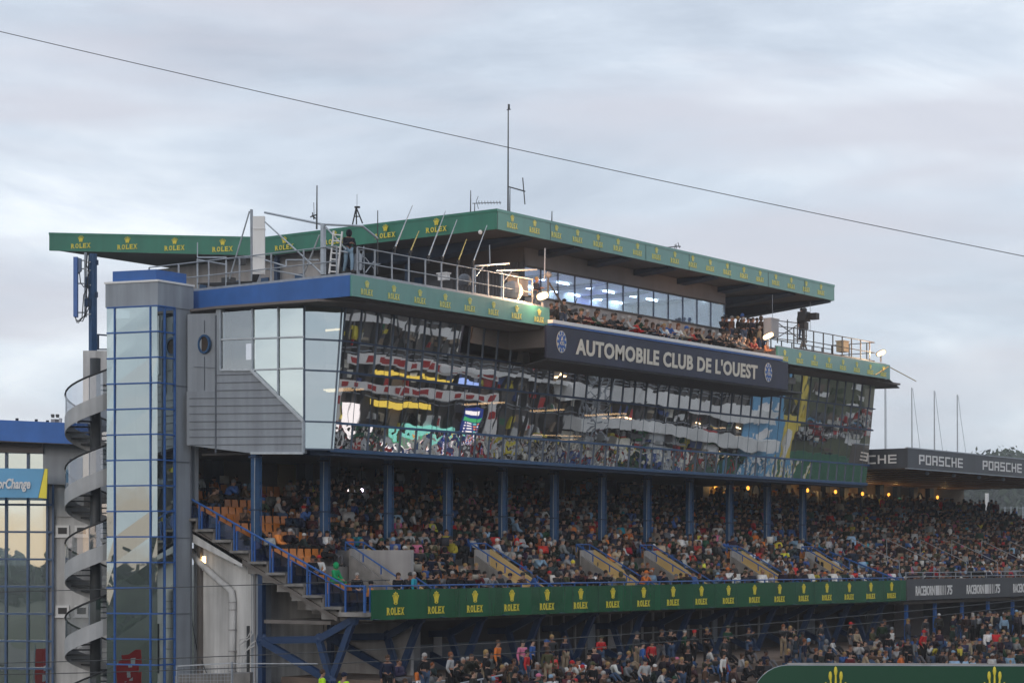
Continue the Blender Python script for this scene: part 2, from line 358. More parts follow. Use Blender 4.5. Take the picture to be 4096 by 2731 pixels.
# ---- top floor behind the upper deck: lounge with a glass strip
wy = 62.5; UX0, UX1 = 86.7, 106.9
gz0, gz1 = 13.42, 14.88
part('lounge_wall', MB().box(UX0, UX1, wy, wy+.2, 10.2, gz0, M['wall']).box(UX0, UX1, wy, wy+.2, gz1, zb+.05, M['upper_wall'])
     .box(UX0-.02, UX1+.02, wy-.06, wy, gz0-.08, gz0+.02, M['dark']).box(UX0-.02, UX1+.02, wy-.05, wy, gz1-.02, gz1+.05, M['dark']))
part('lounge_glazing', MB().box(UX0+.05, UX1-.05, wy+.05, wy+.07, gz0, gz1), M['lounge_glass'])
mb = MB()
for k in range(14): x = UX0+.03+k*(UX1-UX0-.06)/13; mb.box(x-.01, x+.01, wy-.0, wy+.08, gz0, gz1)
part('lounge_mullions', mb, M['mull'])
M['lounge_in'] = mat('lounge_interior', (.62, .66, .72), .8, .2)
M['lounge_ceil'] = mat('lounge_ceiling', (.75, .78, .82), .8, .2)
part('lounge_room', MB().box(UX0+.2, UX1, 69, 69.1, 12.3, 15.35, M['lounge_in']).box(UX0+.1, UX1, wy+.3, 69, 15.3, 15.4, M['lounge_ceil']).box(UX0+.1, UX1, wy+.3, 69, 12.3, 12.36, M['warm'])
     .box(UX1, UX1+.15, wy+.2, 69, 12, zb, M['wall']))
tube_l = emis('tube_light', (.88, .95, 1), 14); blu_l = emis('blue_light', (.18, .2, 1), 5)
for i in range(9):
    for j in range(3):
        x = UX0+1.6+i*2.3; y = wy+1.4+j*2.4
        part('ceiling_tube_light', MB().box(x, x+1.1, y, y+.09, 15.2, 15.26), tube_l)
part('blue_screen', MB().box(93, 94.2, 67.9, 68, 13.2, 14.6), blu_l); part('blue_screen', MB().box(101.2, 102.4, 67.9, 68, 13.2, 14.6), blu_l)
part('lounge_counter', MB().box(89, 91.5, 64, 64.6, 12.4, 13.5, M['dark']).box(97, 100.5, 65, 65.5, 12.4, 13.6, M['lounge_in']))
# end wall of top floor (corrugated) and rear block
mb = MB(); mb.box(UX0-.0, UX0+.12, wy+.0, 72, 11.7, gz1+.6, M['clad_dark'])
y = wy+.05
while y < 67: mb.box(UX0-.07, UX0+.01, y, y+.11, 11.9, 15.1, M['clad_dark']); y += .22
mb.box(UX0-.1, UX0+.05, wy, 72, 15.1, zb+.03, M['soffit2'])
part('corrugated_wall', mb)
mb = MB().box(82.0, 82.2, 72, 86, 10.9, 15.9, M['wall']).box(82.05, 84.7, 71.9, 72.05, 11, 15.85, M['clad_dark'])
part('rear_wall', mb)
for y0 in (69.0, 70.4, 73.2, 75.6, 77.7, 80.1):
    x = UX0 if y0 < 71 else 82.0
    part('blue_door', MB().box(x-.12, x-.02, y0, y0+.5, 11.75, 14.8), M['blue_steel'])
for y0 in (74.0, 76.3, 78.5): part('wall_panel', MB().box(81.9, 81.98, y0, y0+1.2, 11.75, 14.6), M['clad'])
for k, (x, y) in enumerate(((107.1, 63.0), (84.2, 68), (81.4, 74.5))):
    part('roof_post', MB().box(x, x+.22, y, y+.22, 11.7, zb+.02), M['blue_dark'])
mb = MB()
for k in range(8): x = 81+4.4*k; mb.box(x, x+.015, 59.915, 59.93, zb+.01, zt-.1)
part('fascia_seams', mb, M['dark'], f1, kind='stuff')
# ---- lower roof / upper deck
dz = 11.78
mb = MB()
mb.box(67.2, 81.4, 57.35, 69.5, 11.0, dz).box(77, 81.4, 69.5, 79, 11.0, dz-.01).box(103.6, 117.6, 57.35, 74, 11.0, dz).box(81.4, 103.6, 62.6, 74, 11.0, dz-.004)
part('upper_deck', mb, M['soffit'])
part('sunken_terrace', MB().box(81.4, 103.6, 57.2, 62.7, 10.02, 10.2).box(81.38, 81.5, 57.3, 62.6, 10.2, 11.6).box(103.5, 103.62, 57.3, 62.6, 10.2, 11.6), M['soffit'])
mb = MB()
for k in range(6): mb.box(103.0+.0*k+.6*k if k < 2 else 104.1, 109, 59.0+.4*k, 62.6, 10.2+.0+.36*k if k else 10.2, 10.2+.36*(k+1))
part('standing_platform', mb, M['wall'])
bf = part('deck_fascia', MB().box(67.08, 67.18, 57.3, 69.5, 10.98, 11.86), M['blue'])
g1 = part('deck_fascia', MB().box(67.1, 81.45, 57.2, 57.32, 10.98, 11.86), M['green_front'])
g2 = part('deck_fascia', MB().box(103.6, 117.7, 57.2, 57.32, 10.98, 11.86), M['green_front'])
for i in range(8): logo(g1, (68.06+1.79*i, 57.2, 11.10), DX, .76, .26, .05, .26, .29, 'gold_washed')
for i in range(8): logo(g2, (104.4+1.77*i, 57.2, 11.10), DX, .76, .26, .05, .26, .29, 'gold_washed')
# pointed canopy wedge at the far end
part('canopy_wedge', MB().prism([(117.7, 57.22, 10.93), (123.6, 59.4, 10.93), (121.6, 66, 10.93), (117.7, 66, 10.93)], (0, 0, .06), M['dark'])
     .bar(W(3555, 1466, Y=57.3), W(3664, 1524, Y=58.9), .04, m=M['tan']).bar(W(3555, 1466, Y=57.15), W(3500, 1500, Y=57.15), .035, m=M['tan']))
# parapet of the terrace
part('parapet', MB().box(81.3, 103.7, 56.9, 57.3, 11.12, 11.28, M['whitep']).box(81.32, 103.68, 56.93, 57.25, 11.02, 11.12, M['blue']).box(81.4, 103.6, 57.12, 57.24, 10.1, 11.1, M['soffit']))
# soffit plates
part('rear_floor', MB().prism([(67.5, 61, 4.56), (67.2, 66, 4.56), (68.3, 66, 4.56), (68.3, 61, 4.56)], (0, 0, .1)), M['soffit2'])
part('soffit', MB().prism([(66.4, 66, 10.86), (66.25, 64.2, 10.86), (66.9, 58.9, 10.86), (68.6, 57.7, 10.86), (81.9, 57.7, 10.86), (81.9, 66, 10.86)], (0, 0, .11))
     .box(106.3, 120.6, 57.9, 66, 10.86, 10.97).box(67.3, 117.6, 57.45, 66, 10.97, 11.02), M['soffit'])
part('sign_backing', MB().box(82.42, 106.28, 59.45, 60.2, 9.42, 10.9).prism([(81.2, 57.1, 9.38), (106.3, 57.1, 9.38), (106.3, 59.6, 9.28), (82.5, 59.6, 9.28)], (0, 0, .08)).box(82.9, 82.95, 59.4, 59.45, 9.42, 10.9, M['dark']), M['soffit'])
# ---- glass box
F_ = (69.3, 59.5); A_ = (67.7, 60.4); G_ = (66.5, 64.1)
rows = [4.72, 5.90, 8.10, 9.43, 10.88]
def gy(z): return 59.5+(10.88-z)/6.2*.65
def gx(z): return 69.3+(10.88-z)/6.2*-.0
GX1 = 120.35; mod = 1.1165
def FB(z): s = 1-.27*(10.88-z)/6.2; return (A_[0]+1.6*s, A_[1]-.9*s)
def x_0(z): return FB(z)[0]+.05

def panes(z0, z1, x0, x1, seed, jit=.0016, mod=mod):
    rnd = random.Random(seed); mb = MB(); x = x0
    if x0 < 70: mb.add([(x_0(z0)+.06, gy(z0), z0), (x0+mod-.02, gy(z0), z0), (x0+mod-.02, gy(z1), z1), (x_0(z1)+.06, gy(z1), z1)], [(0, 1, 2, 3)]); x += mod
    while x < x1-.05:
        xe = min(x+mod, x1); j = [rnd.uniform(-jit, jit) for _ in range(4)]
        mb.add([(x+.02, gy(z0)+j[0], z0), (xe-.02, gy(z0)+j[1], z0), (xe-.02, gy(z1)+j[2], z1), (x+.02, gy(z1)+j[3], z1)], [(0, 1, 2, 3)]); x = xe
    return mb
def mull_parts(z0, z1, x0, x1, wd=.045, out=.05):
    x = x0+(mod if x0 < 70 else 0)
    while x < x1+.05:
        part('mullion', MB().prism([(x-wd/2, gy(z0)-out, z0), (x+wd/2, gy(z0)-out, z0), (x+wd/2, gy(z1)-out, z1), (x-wd/2, gy(z1)-out, z1)], (0, .09, 0)), M['mull']); x += mod
def mulls(z0, z1, x0, x1, wd=.045, mod=mod, out=.05):
    mb = MB(); x = x0+(mod if x0 < 70 else 0)
    while x < x1+.05:
        mb.prism([(x-wd/2, gy(z0)-out, z0), (x+wd/2, gy(z0)-out, z0), (x+wd/2, gy(z1)-out, z1), (x-wd/2, gy(z1)-out, z1)], (0, .09, 0)); x += mod
    return mb
for k in range(3): part('front_glazing', panes(rows[k], rows[k+1], 69.35, GX1, k, .0016 if k else .005), M['glass' if k else 'glass_low'])
part('front_glazing', panes(rows[3], rows[4], 69.35, 82.4, 5), M['glass']); part('front_glazing', panes(rows[3], rows[4], 106.3, GX1, 6), M['glass'])
mull_parts(rows[0], rows[1], 69.35, GX1); mull_parts(rows[2], rows[3], 69.35, GX1)
part('front_mullions', mulls(rows[1], rows[2], 69.35, GX1, .012, out=.01), M['mull'], kind='stuff')
part('front_mullions', mulls(rows[3], rows[4], 69.35, 82.4), M['mull'], kind='stuff'); part('front_mullions', mulls(rows[3], rows[4], 106.3, GX1), M['mull'], kind='stuff')
for z, h in zip(rows, (.16, .10, .10, .07, .05)):
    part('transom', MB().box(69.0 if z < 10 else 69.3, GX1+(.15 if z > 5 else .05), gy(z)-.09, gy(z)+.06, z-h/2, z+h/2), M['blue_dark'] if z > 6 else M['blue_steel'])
def quadp(a, b, z0, z1, lean=True):
    return [(a[0], a[1]+(gy(z0)-59.5 if lean == 2 else 0), z0), (b[0], b[1]+(gy(z0)-59.5), z0), (b[0], b[1]+(gy(z1)-59.5), z1), (a[0], a[1], z1)]
# corner panel and end glazing
mb = MB()
for z0, z1 in zip(rows, rows[1:]): mb.add([(A_[0], A_[1], z0), (*FB(z0), z0), (*FB(z1), z1), (A_[0], A_[1], z1)], [(0, 1, 2, 3)])
part('corner_glazing', mb, M['glass_end'])
mb = MB(); 
for z in rows: mb.bar((A_[0]-.02, A_[1]-.02, z), (FB(z)[0]-.02, FB(z)[1]-.02, z), .07)
mb.bar((A_[0]-.02, A_[1]-.02, rows[0]), (A_[0]-.02, A_[1]-.02, rows[4]), .07); mb.prism([(FB(rows[0])[0], FB(rows[0])[1]-.03, rows[0]), (FB(rows[0])[0]+.12, gy(rows[0])-.05, rows[0]), (F_[0]+.1, gy(rows[4])-.06, rows[4]), (F_[0]-.02, F_[1]-.03, rows[4])], (.02, .08, 0)).bar((FB(rows[0])[0]-.1, FB(rows[0])[1]+.03, rows[0]), (F_[0]-.12, F_[1]+.02, rows[4]), .05)
part('corner_mullions', mb, M['mull'])
def EW(px, z, off=0):                        # point on the end facade line A_-G_
    ax, ay = A_; gx_, gy_ = G_; q = 1/ratio(px); s = (q*ax-ay)/((gy_-ay)-q*(gx_-ax))
    return Vector((ax+(gx_-ax)*s-off, ay+(gy_-ay)*s-off*.3, z))
def ez(px, py): p = EW(px, 0); return (HZ-py)/FP*(p.x*CA+p.y*SA)
def EP(px, py, off=0): return EW(px, ez(px, py), off)
# glazing polygons on the end facade
mb = MB(); mb.add([EP(1219, 1797), EP(1219, 1224), EP(1013, 1240), EP(1013, 1485)], [(3, 2, 1, 0)]); part('end_glazing', mb, M['glass_end'])
mb = MB(); mb.add([EP(1013, 1480), EP(1013, 1240), EP(885, 1250), EP(885, 1480)], [(3, 2, 1, 0)]); part('end_glazing', mb, M['clear'])
pq = EP(978, 1400, -.6); part('lit_notice', MB().box(pq.x, pq.x+.03, pq.y-.25, pq.y+.3, pq.z-.35, pq.z+.35), emis('notice', (.95, .9, 1), .9))
pq = EP(940, 1400, -1.6); part('inner_wall', MB().box(pq.x+.8, pq.x+.9, 60.5, 66, 8.1, 10.9), M['clad_dark'])
cl = MB(); cl.prism([EP(p[0], p[1], .03) for p in ((865, 1238), (888, 1232), (885, 1480), (1008, 1480), (1216, 1681), (1216, 1812), (1006, 1812), (748, 1780), (748, 1566), (865, 1566))], (.33, .1, 0))
part('end_cladding', cl, M['clad'])
mb = MB()
for k in range(10):
    y0 = 1496+k*31; xr = 1008+max(0, (y0-1480))*1.035 if y0 < 1681 else 1214
    mb.bar(EP(865 if y0 < 1566 else 760, y0+4, .045), EP(min(xr, 1214)-6, y0, .045), .03)
mb.bar(EP(865, 1262, .05), EP(865, 1812, .05), .05)
part('cladding_joints', mb, M['clad_dark'])
mb = MB()
for a, b, w_ in (((885, 1241), (885, 1480), .07), ((885, 1480), (1008, 1480), .08), ((1008, 1480), (1216, 1684), .12), ((1216, 1684), (1216, 1812), .1), ((1013, 1236), (1013, 1480), .07), ((1115, 1230), (1115, 1580), .06), ((885, 1359), (1219, 1347), .06), ((1008, 1480), (1219, 1472), .06), ((1006, 1812), (1216, 1812), .09)):
    mb.bar(EP(*a, off=.07), EP(*b, off=.07), w_)
part('end_mullions', mb, M['alu'])
# porthole block beside the tower
p0 = EP(863, 1566, .5); 
q0, q1 = EP(868, 1420, -.45), EP(742, 1420, -.45)
blk = MB().wall((q1.x, q1.y), (q0.x, q0.y), ez(863, 1566), ez(863, 1250), -.3)
ph = part('porthole_block', blk, M['clad'])
pc = EP(813, 1375, -.12); mb = MB(); n = 24
ring = [(pc.x+.02, pc.y+.36*math.cos(2*math.pi*i/n), pc.z+.42*math.sin(2*math.pi*i/n)) for i in range(n)]; r_in = [(pc.x+.02, pc.y+.27*math.cos(2*math.pi*i/n), pc.z+.33*math.sin(2*math.pi*i/n)) for i in range(n)]
for i in range(n): j = (i+1) % n; mb.prism([ring[i], ring[j], r_in[j], r_in[i]], (-.09, 0, 0), M['blue_steel'])
mb.prism([(x, y, z) for x, y, z in r_in], (-.03, 0, 0), M['brown'])
part('porthole', mb)
mb = MB()
for px, y0, y1 in ((812, 1280, 1330), (812, 1425, 1560)): mb.bar(EP(px, y0, -.12), EP(px, y1, -.12), .02)
for py in (1465,): mb.bar(EP(769, py, -.12), EP(862, py+6, -.12), .02)
part('panel_joints', mb, M['clad_dark'])
# interior of the glass box
mb = MB().box(68.3, 120, 60.6, 72, 4.80, 4.95, M['soffit']).box(68.3, 120, 60.6, 70, 8.15, 8.3, M['brown']).box(68.3, 120, 66.5, 66.7, 4.9, 10.9, M['warm']).box(120.1, 120.3, 60.2, 72, 4.8, 10.9, M['soffit'])
mb.box(68.0, 68.3, 61, 66, 4.9, 5.0, M['brown'])
part('interior_rooms', mb)
mb = MB(); rnd = random.Random(3)
for k in range(40):
    x = rnd.uniform(72, 119); z = rnd.choice((5.0, 8.3)); y = rnd.uniform(61.6, 65.5); w_ = rnd.uniform(.5, 2.2)
    mb.box(x, x+w_, y, y+.5, z, z+rnd.uniform(.7, 1.9), rnd.choice((M['brown'], M['warm'], M['navy'], M['soffit'], M['whitep'])))
part('interior_furniture', mb)
wl = emis('warm_lamp', (1, .62, .25), 14); wl2 = emis('warm_strip', (1, .72, .42), 6)
for k in range(8):
    x = rnd.uniform(71, 119); z = rnd.choice((7.75, 7.7, 10.4)); L2 = rnd.choice((.2, .25, .3))
    part('interior_lamp', MB().box(x, x+L2, rnd.uniform(61.3, 64), 64.15, z, z+.07), wl2)
for a, b in ((86.3, 90.6), (87.5, 90.2)): part('interior_lamp', MB().bar((a, 61.6, 6.25 if a < 87 else 6.02), (b, 61.6, 6.38 if a < 87 else 6.2), .05), wl2)
# underside of the glass box
part('box_floor_edge', MB().prism([(68.3, 60.6, 4.5), (69.4, 60.25, 4.5), (120.3, 60.25, 4.5), (120.3, 61.3, 4.5), (68.2, 61.4, 4.5)], (0, 0, .2)), M['blue_dark'])
part('stand_ceiling', MB().prism([(68.2, 61.2, 4.75), (68.2, 66, 6.6), (68.2, 74.5, 6.8), (68.2, 74.5, 7.0), (68.2, 61.2, 4.95)], (53, 0, 0)), M['soffit2'])
# ---- main sign
sg = thing('club_name_sign', (92, 57, 9.5), 'long navy name board in cream capitals hung under the white parapet', 'sign', None)
obj('sign_board', MB().box(80.9, 104.4, 56.98, 57.1, 9.46, 11.0), M['navy'], sg)
mb = MB(); put_text(mb, "AUTOMOBILE CLUB DE L'OUEST", (83.3, 56.97, 9.80), DX, 17.6, .80, bold=.035, shear=.05, space=1.08); obj('lettering', mb, M['cream'], sg)
def emblem(cx, cz):
    mb = MB(); n = 24; R = .5
    q = [(cx+R*.8*math.cos(2*math.pi*i/n), 56.97, cz+R*1.05*math.sin(2*math.pi*i/n)) for i in range(n)]
    mb.prism(q, (0, -.02, 0), M['cream'])
    for i in range(10):
        a0 = 2*math.pi*i/10; 
        c = (cx+.31*math.cos(a0), 56.945, cz+.42*math.sin(a0)); mb.ball(c, .075, M['blue'], sq=(1, .2, 1.2))
    q = [(cx+.24*math.cos(2*math.pi*i/n), 56.948, cz+.32*math.sin(2*math.pi*i/n)) for i in range(n)]; mb.prism(q, (0, -.02, 0), M['blue'])
    put_text(mb, 'A', (cx-.08, 56.93, cz+.05), DX, .16, .2, .03, m=M['cream']); put_text(mb, 'CO', (cx-.15, 56.928, cz-.16), DX, .3, .17, .02, m=M['cream'])
    return obj('club_emblem', mb, None, sg)
emblem(82.1, 10.30); emblem(102.1, 10.28)
# ---- columns under the glass box
CY = 62.7
for i in range(12):
    x = CY*(1.0705+.07185*i)
    zf = 1.31+(CY-65.6)*.4476
    c = part('column', MB().box(x-.14, x+.14, CY-.14, CY+.14, zf-.2, 5.0).box(x+.16, x+.19, CY-.2, CY-.14, zf-.1, 4.6), M['blue_steel'])
    obj('base_plate', MB().box(x-.24, x+.24, CY-.24, CY+.24, zf+.0, zf+.05), M['blue_dark'], c); obj('cap_plate', MB().box(x-.22, x+.22, CY-.22, CY+.22, 4.38, 4.46), M['blue_dark'], c); obj('splice_plate', MB().box(x-.2, x+.2, CY-.2, CY+.2, 2.1, 2.16), M['blue_dark'], c)
    obj('cable', MB().tube([(x-.17, CY-.1, zf), (x-.17, CY-.1, 3.2), (x-.16, CY-.12, 4.4)], .018, 5), M['galv'], c)
for i in range(12):
    x = 73.2*(1.0+.0635*i)-3; 
    if i % 2: part('rear_column', MB().box(x-.4, x+.4, 72.4, 73, 2.7, 6.8), M['blue_dark'])
    else: part('rear_column', MB().box(x-.3, x+.3, 70.6, 71.2, 2.7, 6.8).prism([(x-.3, 70.55, 5.6), (x+.3, 70.55, 5.6), (x+1.1, 70.55, 6.7), (x-1.1, 70.55, 6.7)], (0, .5, 0)), M['blue_dark'])
mb = MB().box(66.8, 121, 73.4, 73.6, 2.6, 6.9, M['warm'])
for i in range(9): x = 70+i*6; mb.box(x, x+.12, 73.3, 73.4, 2.7, 6.8, M['blue_dark']).box(x+2, x+4.4, 73.3, 73.4, 5.6, 5.7, M['blue_dark'])
part('rear_wall', mb)
part('rear_wall', MB().box(66.8, 67.0, 66, 73.5, 2.5, 6.8), M['clad'])
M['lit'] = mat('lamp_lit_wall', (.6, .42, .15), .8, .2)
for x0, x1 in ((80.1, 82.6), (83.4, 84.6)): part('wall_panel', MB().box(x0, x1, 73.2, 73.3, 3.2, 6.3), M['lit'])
# ================================================================ LOWER STAND
def rake(y): return -2.2 if y < 57.75 else min(2.83, -2.2+(y-57.75)*.4476)
SX0, SX1 = 66.75, 116.95; TR = .84; NR = 13
VOM = [71.3, 80.5, 89.5, 95.6, 104.8, 113.8]     # left flank of each gangway
def rowY(r): return 57.75+TR*r
def rowZ(r): return -2.2+TR*.4476*(r+1)
def in_vom(x, r): return any(v-2.3 < x < v+1.35 for v in VOM) and r < 4
mb = MB(); mb.box(SX0, SX1, 55.95, 57.75, -2.4, -2.2)
segs = []; x = SX0
for v in VOM:
    a = max(v-2.3, SX0); segs.append((x, a, 0)); segs.append((a, v+1.35, 4)); x = v+1.35
segs.append((x, SX1, 0))
for x0, x1, r0 in segs:
    if x1 <= x0: continue
    if r0: mb.box(x0, x1, 57.75, rowY(4), -2.39, -2.2)
    for r in range(r0, NR): mb.box(x0, x1, rowY(r), rowY(r+1), rowZ(r)-(.7 if r != r0 else (1.9 if r0 else .7)), rowZ(r))
mb.box(SX0, SX1, rowY(NR), 73.4, rowZ(NR-1)-.3, rowZ(NR-1)+.3)
part('stand_steps', mb, M['conc'])
# gangway flanks and rails
for v in VOM:
    ya, yb = 57.2, 60.9
    za, zb_ = -2.2+.55, rake(60.9)+1.25
    g = part('gangway', MB().prism([(v, ya, -2.2), (v, yb, -2.2), (v, yb, zb_-.3), (v, ya, za-.3)], (.14, 0, 0), M['conc']).prism([(v+1.2, ya, -2.2), (v+1.2, yb, -2.2), (v+1.2, yb, zb_+.02), (v+1.2, ya, za+.02)], (.14, 0, 0), M['tan'])
             .prism([(v+.15, ya+.1, -2.19), (v+.15, yb, -2.19), (v+.15, yb, zb_-.75), (v+.15, ya+.1, -1.9)], (1.04, 0, 0), M['tan']).box(v+.1, v+1.3, yb, yb+.12, -2.1, zb_, M['wall']))
    rl = MB()
    for q in (v+.05, v+1.28):
        a = Vector((q, yb+.3, zb_+.3)); b = Vector((q, ya-.1, za+.28)); rl.tube([a, b, b+Vector((0, -.1, -.1)), (q, ya-.2, -2.2)], .035)
        for t in (0, .25, .5, .75, 1): p = a.lerp(b, t); rl.bar(p, p-Vector((0, 0, .36)), .045)
    rl.tube([(v+.05, yb+.3, zb_+.3), (v+1.28, yb+.3, zb_+.3)], .035)
    for t in (.0, .5, 1): rl.bar((v+.05+1.23*t, yb+.3, zb_+.3), (v+.05+1.23*t, yb+.3, zb_-.1), .04)
    obj('handrail', rl, M['blue_rail'], g)
# front board, rail
bd = part('front_board', MB().box(66.78, SX1+.1, 55.84, 55.92, -2.52, -1.27), M['green_vinyl'])
mb = MB()
for k in range(23): x = 68.3+k*2.18; mb.box(x, x+.012, 55.83, 55.845, -2.51, -1.28)
obj('board_seams', mb, M['dark'], bd)
for i in range(18): logo(bd, (68.3+2.753*i, 55.84, -2.33), DX, 1.14, .31, .12, .38, .50)
rl = MB().tube([(66.75, 55.97, -1.12), (SX1, 55.97, -1.12)], .035)
for k in range(48): x = 66.8+k*1.068; rl.bar((x, 55.97, -2.2), (x, 55.97, -1.12), .05)
part('front_railing', rl, M['blue_rail'])
# stepped flank at the near end with blue glass balustrade
mb = MB(); y, z = 66.7, 1.79+.0; first = True
SP = []
for k in range(9):
    yy = 66.65-1.05*k; zz_ = 1.78-.47*k
    SP.append((yy, zz_)); y1 = yy-1.05 if k < 8 else 57.2
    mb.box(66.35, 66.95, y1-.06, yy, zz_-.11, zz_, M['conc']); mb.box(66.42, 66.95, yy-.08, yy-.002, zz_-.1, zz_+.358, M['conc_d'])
mb.box(66.35, 66.95, 55.9, 57.3, -2.38, -2.2); mb.box(66.4, 66.95, 57.2, 57.3, -2.3, -1.98)
mb.prism([(66.6, 66.6, 1.62), (66.6, 57.6, -2.42), (66.6, 57.6, -2.6), (66.6, 66.6, 1.40)], (.1, 0, 0), M['conc_d'])
part('stepped_edge', mb, M['conc'])
part('stand_beam', MB().prism([(66.6, 66.6, 1.50), (66.6, 63.0, .0), (66.6, 63.0, -.35), (66.6, 66.6, .95)], (.35, 0, 0)), M['white'])
rl = MB(); ra = Vector((66.5, 67.2, 3.16)); rb = Vector((66.5, 57.0, -1.12))
rl.tube([ra, rb, (66.5, 55.95, -1.12)], .045)
gl = MB()
for k, (yy, zz_) in enumerate(SP):
    for o in (.18, .34):
        y_ = yy-o; t = (67.2-y_)/10.2; zt_ = ra.z+(rb.z-ra.z)*t
        rl.box(66.43, 66.5, y_-.03, y_+.03, zz_-.05, zt_-.02 if o < .3 else zt_-.25)
    y0, y1 = yy-.38, max(yy-1.2, 56.0)
    t0 = (67.2-y0)/10.2; t1 = (67.2-y1)/10.2
    gl.prism([(66.46, y0, zz_+.04), (66.46, y1, zz_+.04), (66.46, y1, ra.z+(rb.z-ra.z)*t1-.22), (66.46, y0, ra.z+(rb.z-ra.z)*t0-.22)], (.015, 0, 0))
rl.bar((66.46, 57.0, -2.2), (66.46, 57.0, -1.1), .07).bar((66.46, 55.97, -2.3), (66.46, 55.97, -1.1), .09).tube([(66.5, 60.2, .0), (66.5, 57.0, -1.35)], .03)
gl.box(66.455, 66.47, 56.02, 56.95, -2.15, -1.3)
st = part('side_balustrade', rl, M['blue_rail']); obj('glass_panels', gl, M['blue_glass'], st)
# far-end balustrade between the two stands
rl = MB(); ra = Vector((117.0, 63, 1.2)); rb = Vector((117.0, 56.2, -1.3)); rl.tube([ra, rb], .05)
for k in range(7): p = ra.lerp(rb, k/6); rl.bar(p, (p.x, p.y, rake(p.y)), .06)
part('side_balustrade', rl, M['blue_rail'])
# ---- under the stand
part('stand_soffit', MB().prism([(66.9, 55.95, -2.55), (66.9, 57.75, -2.6), (66.9, 60.5, -1.6), (66.9, 60.5, -1.4), (66.9, 57.75, -2.42), (66.9, 55.95, -2.42)], (50, 0, 0)).box(66.9, 117, 58.2, 62, -2.75, -2.6), M['conc_d'])
mb = MB().box(72.0, 72.2, 58.0, 66, -5.1, .4, M['wall']).box(67.1, 72.1, 66.0, 66.2, -5.1, 1.5, M['conc_d']).box(67.2, 72, 63.2, 63.3, -5.1, -2.9, M['dark'])
mb.box(71.94, 72.0, 62.5, 63.0, -2.0, -1.3, M['black'])
part('undercroft_wall', mb)
M['shop'] = mat('shutter_wall', (.05, .045, .045), .6, .35, noise=(.8, .3))
mb = MB().box(72.1, 118, 60.0, 60.3, -5.1, -2.6, M['shop']); rnd = random.Random(11)
part('concourse_wall', mb)
xs = [84.4+1.05*i for i in range(12)]+[98.5+1.3*i for i in range(7)]+[109.5, 111, 113]
for i, x in enumerate(xs): part('door_frame', MB().box(x, x+.09, 59.9, 60.0, -5.1, -2.75), M['wall'])
for x0, x1 in ((88.6, 89.3), (90.5, 91.3), (101, 101.5), (112, 113.0), (74.2, 75.0), (76.0, 76.6)): part('poster', MB().box(x0, x1, 59.85, 59.89, -4.6, -3.3), rnd.choice((M['whitep'], M['clad'], M['wall'])))
part('concourse_wall', MB().box(72.2, 84, 59.9, 59.99, -5.1, -3.9), M['clad_dark'])
# blue bracing frames on every column line
def frame(x, m):
    mb = MB(); J = lambda px, py: W(px, py, X=66.72)-Vector((66.72-x, 0, 0))
    n1_, n2_, n3_, n4_ = J(1036, 2560), J(1266, 2556), J(1404, 2476), J(1312, 2722)
    mb.bar(n1_, n2_, .22, .3).bar(n2_, n3_, .22, .3).bar(n2_+Vector((0, 0, -.05)), n4_, .2, .28).bar(n3_+Vector((.04, 0, .1)), n4_+Vector((.04, 0, 0)), .2, .28).bar(n1_-Vector((.03, 0, 0)), n4_-Vector((.03, 0, 0)), .22, .3)
    mb.ball(n1_, .33, sq=(.5, 1, 1.1)).ball(n2_, .28, sq=(.5, 1, 1)).ball(n3_, .3, sq=(.5, 1, 1)).ball(n4_, .3, sq=(.5, 1, 1))
    mb.bar((x, n1_.y, -6), (x, n1_.y, 0.2), .24).bar(n4_, (n4_.x, n4_.y, -6.5), .28)
    mb.prism([(x-.1, n3_.y-.3, n3_.z), (x-.1, n3_.y+.9, -2.3), (x-.1, n3_.y-1.4, -2.5)], (.2, 0, 0))
    return part('bracing_frame', mb, m)
for i in range(12): frame(66.9+4.5*i, M['blue_shaded'])
# ================================================================ gable wall block under the near end
gb = thing('gable_block', (67.3, 64.6, -9), 'pale grey rendered gable wall below the stepped stand edge beside the glass tower', 'building')
obj('wall', MB().prism([(67.3, 63.0, -9), (67.3, 63.0, -.1), (67.3, 66.6, 1.4), (67.3, 66.6, -9)], (4.6, 0, 0), M['white']), None, gb)
obj('corner_pier', MB().box(67.15, 67.75, 62.35, 62.98, -9, -.35, M['clad']).box(67.1, 67.2, 62.42, 62.5, -9, -.4, M['wall']).box(67.1, 67.2, 62.7, 62.78, -9, -.4, M['wall']), None, gb)
obj('alarm_lamp', MB().box(67.22, 67.3, 65.75, 66.0, -.5, .15, M['whitep']).box(67.18, 67.24, 65.8, 65.95, -.15, .1, wl), None, gb)
dp = [W(px, py, X=67.12) for px, py in ((764, 2200), (790, 2240), (880, 2325), (905, 2344), (926, 2365), (930, 2400), (928, 2560), (925, 2760))]
d_ = obj('drain_pipe', MB().tube(dp, .15, 10, M['white']), None, None, label='thick pale drain pipe bending down the grey gable wall', cat='pipe', smooth=True)
mb = MB()
for py in (2405, 2435, 2515, 2600, 2680): p = W(929, py, X=67.12); mb.tube([p, p-Vector((0, 0, .05))], .175, 10)
obj('pipe_collar', mb, M['wall'], d_)
cb = MB()
for q in (((1003, 2290), (1005, 2520), (990, 2548), (960, 2556), (958, 2575), (985, 2560)), ((1010, 2300), (1012, 2530), (1000, 2550), (955, 2580), (952, 2690)), ((1050, 2545), (1010, 2570), (970, 2620), (950, 2700), (948, 2740)), ((1020, 2580), (985, 2600), (965, 2650), (955, 2740))):
    cb.tube([W(px, py, X=66.9) for px, py in q], .028, 6)
obj('wall_cables', cb, M['white'], None, label='bundle of white cables hanging beside the corner pier', cat='cable')
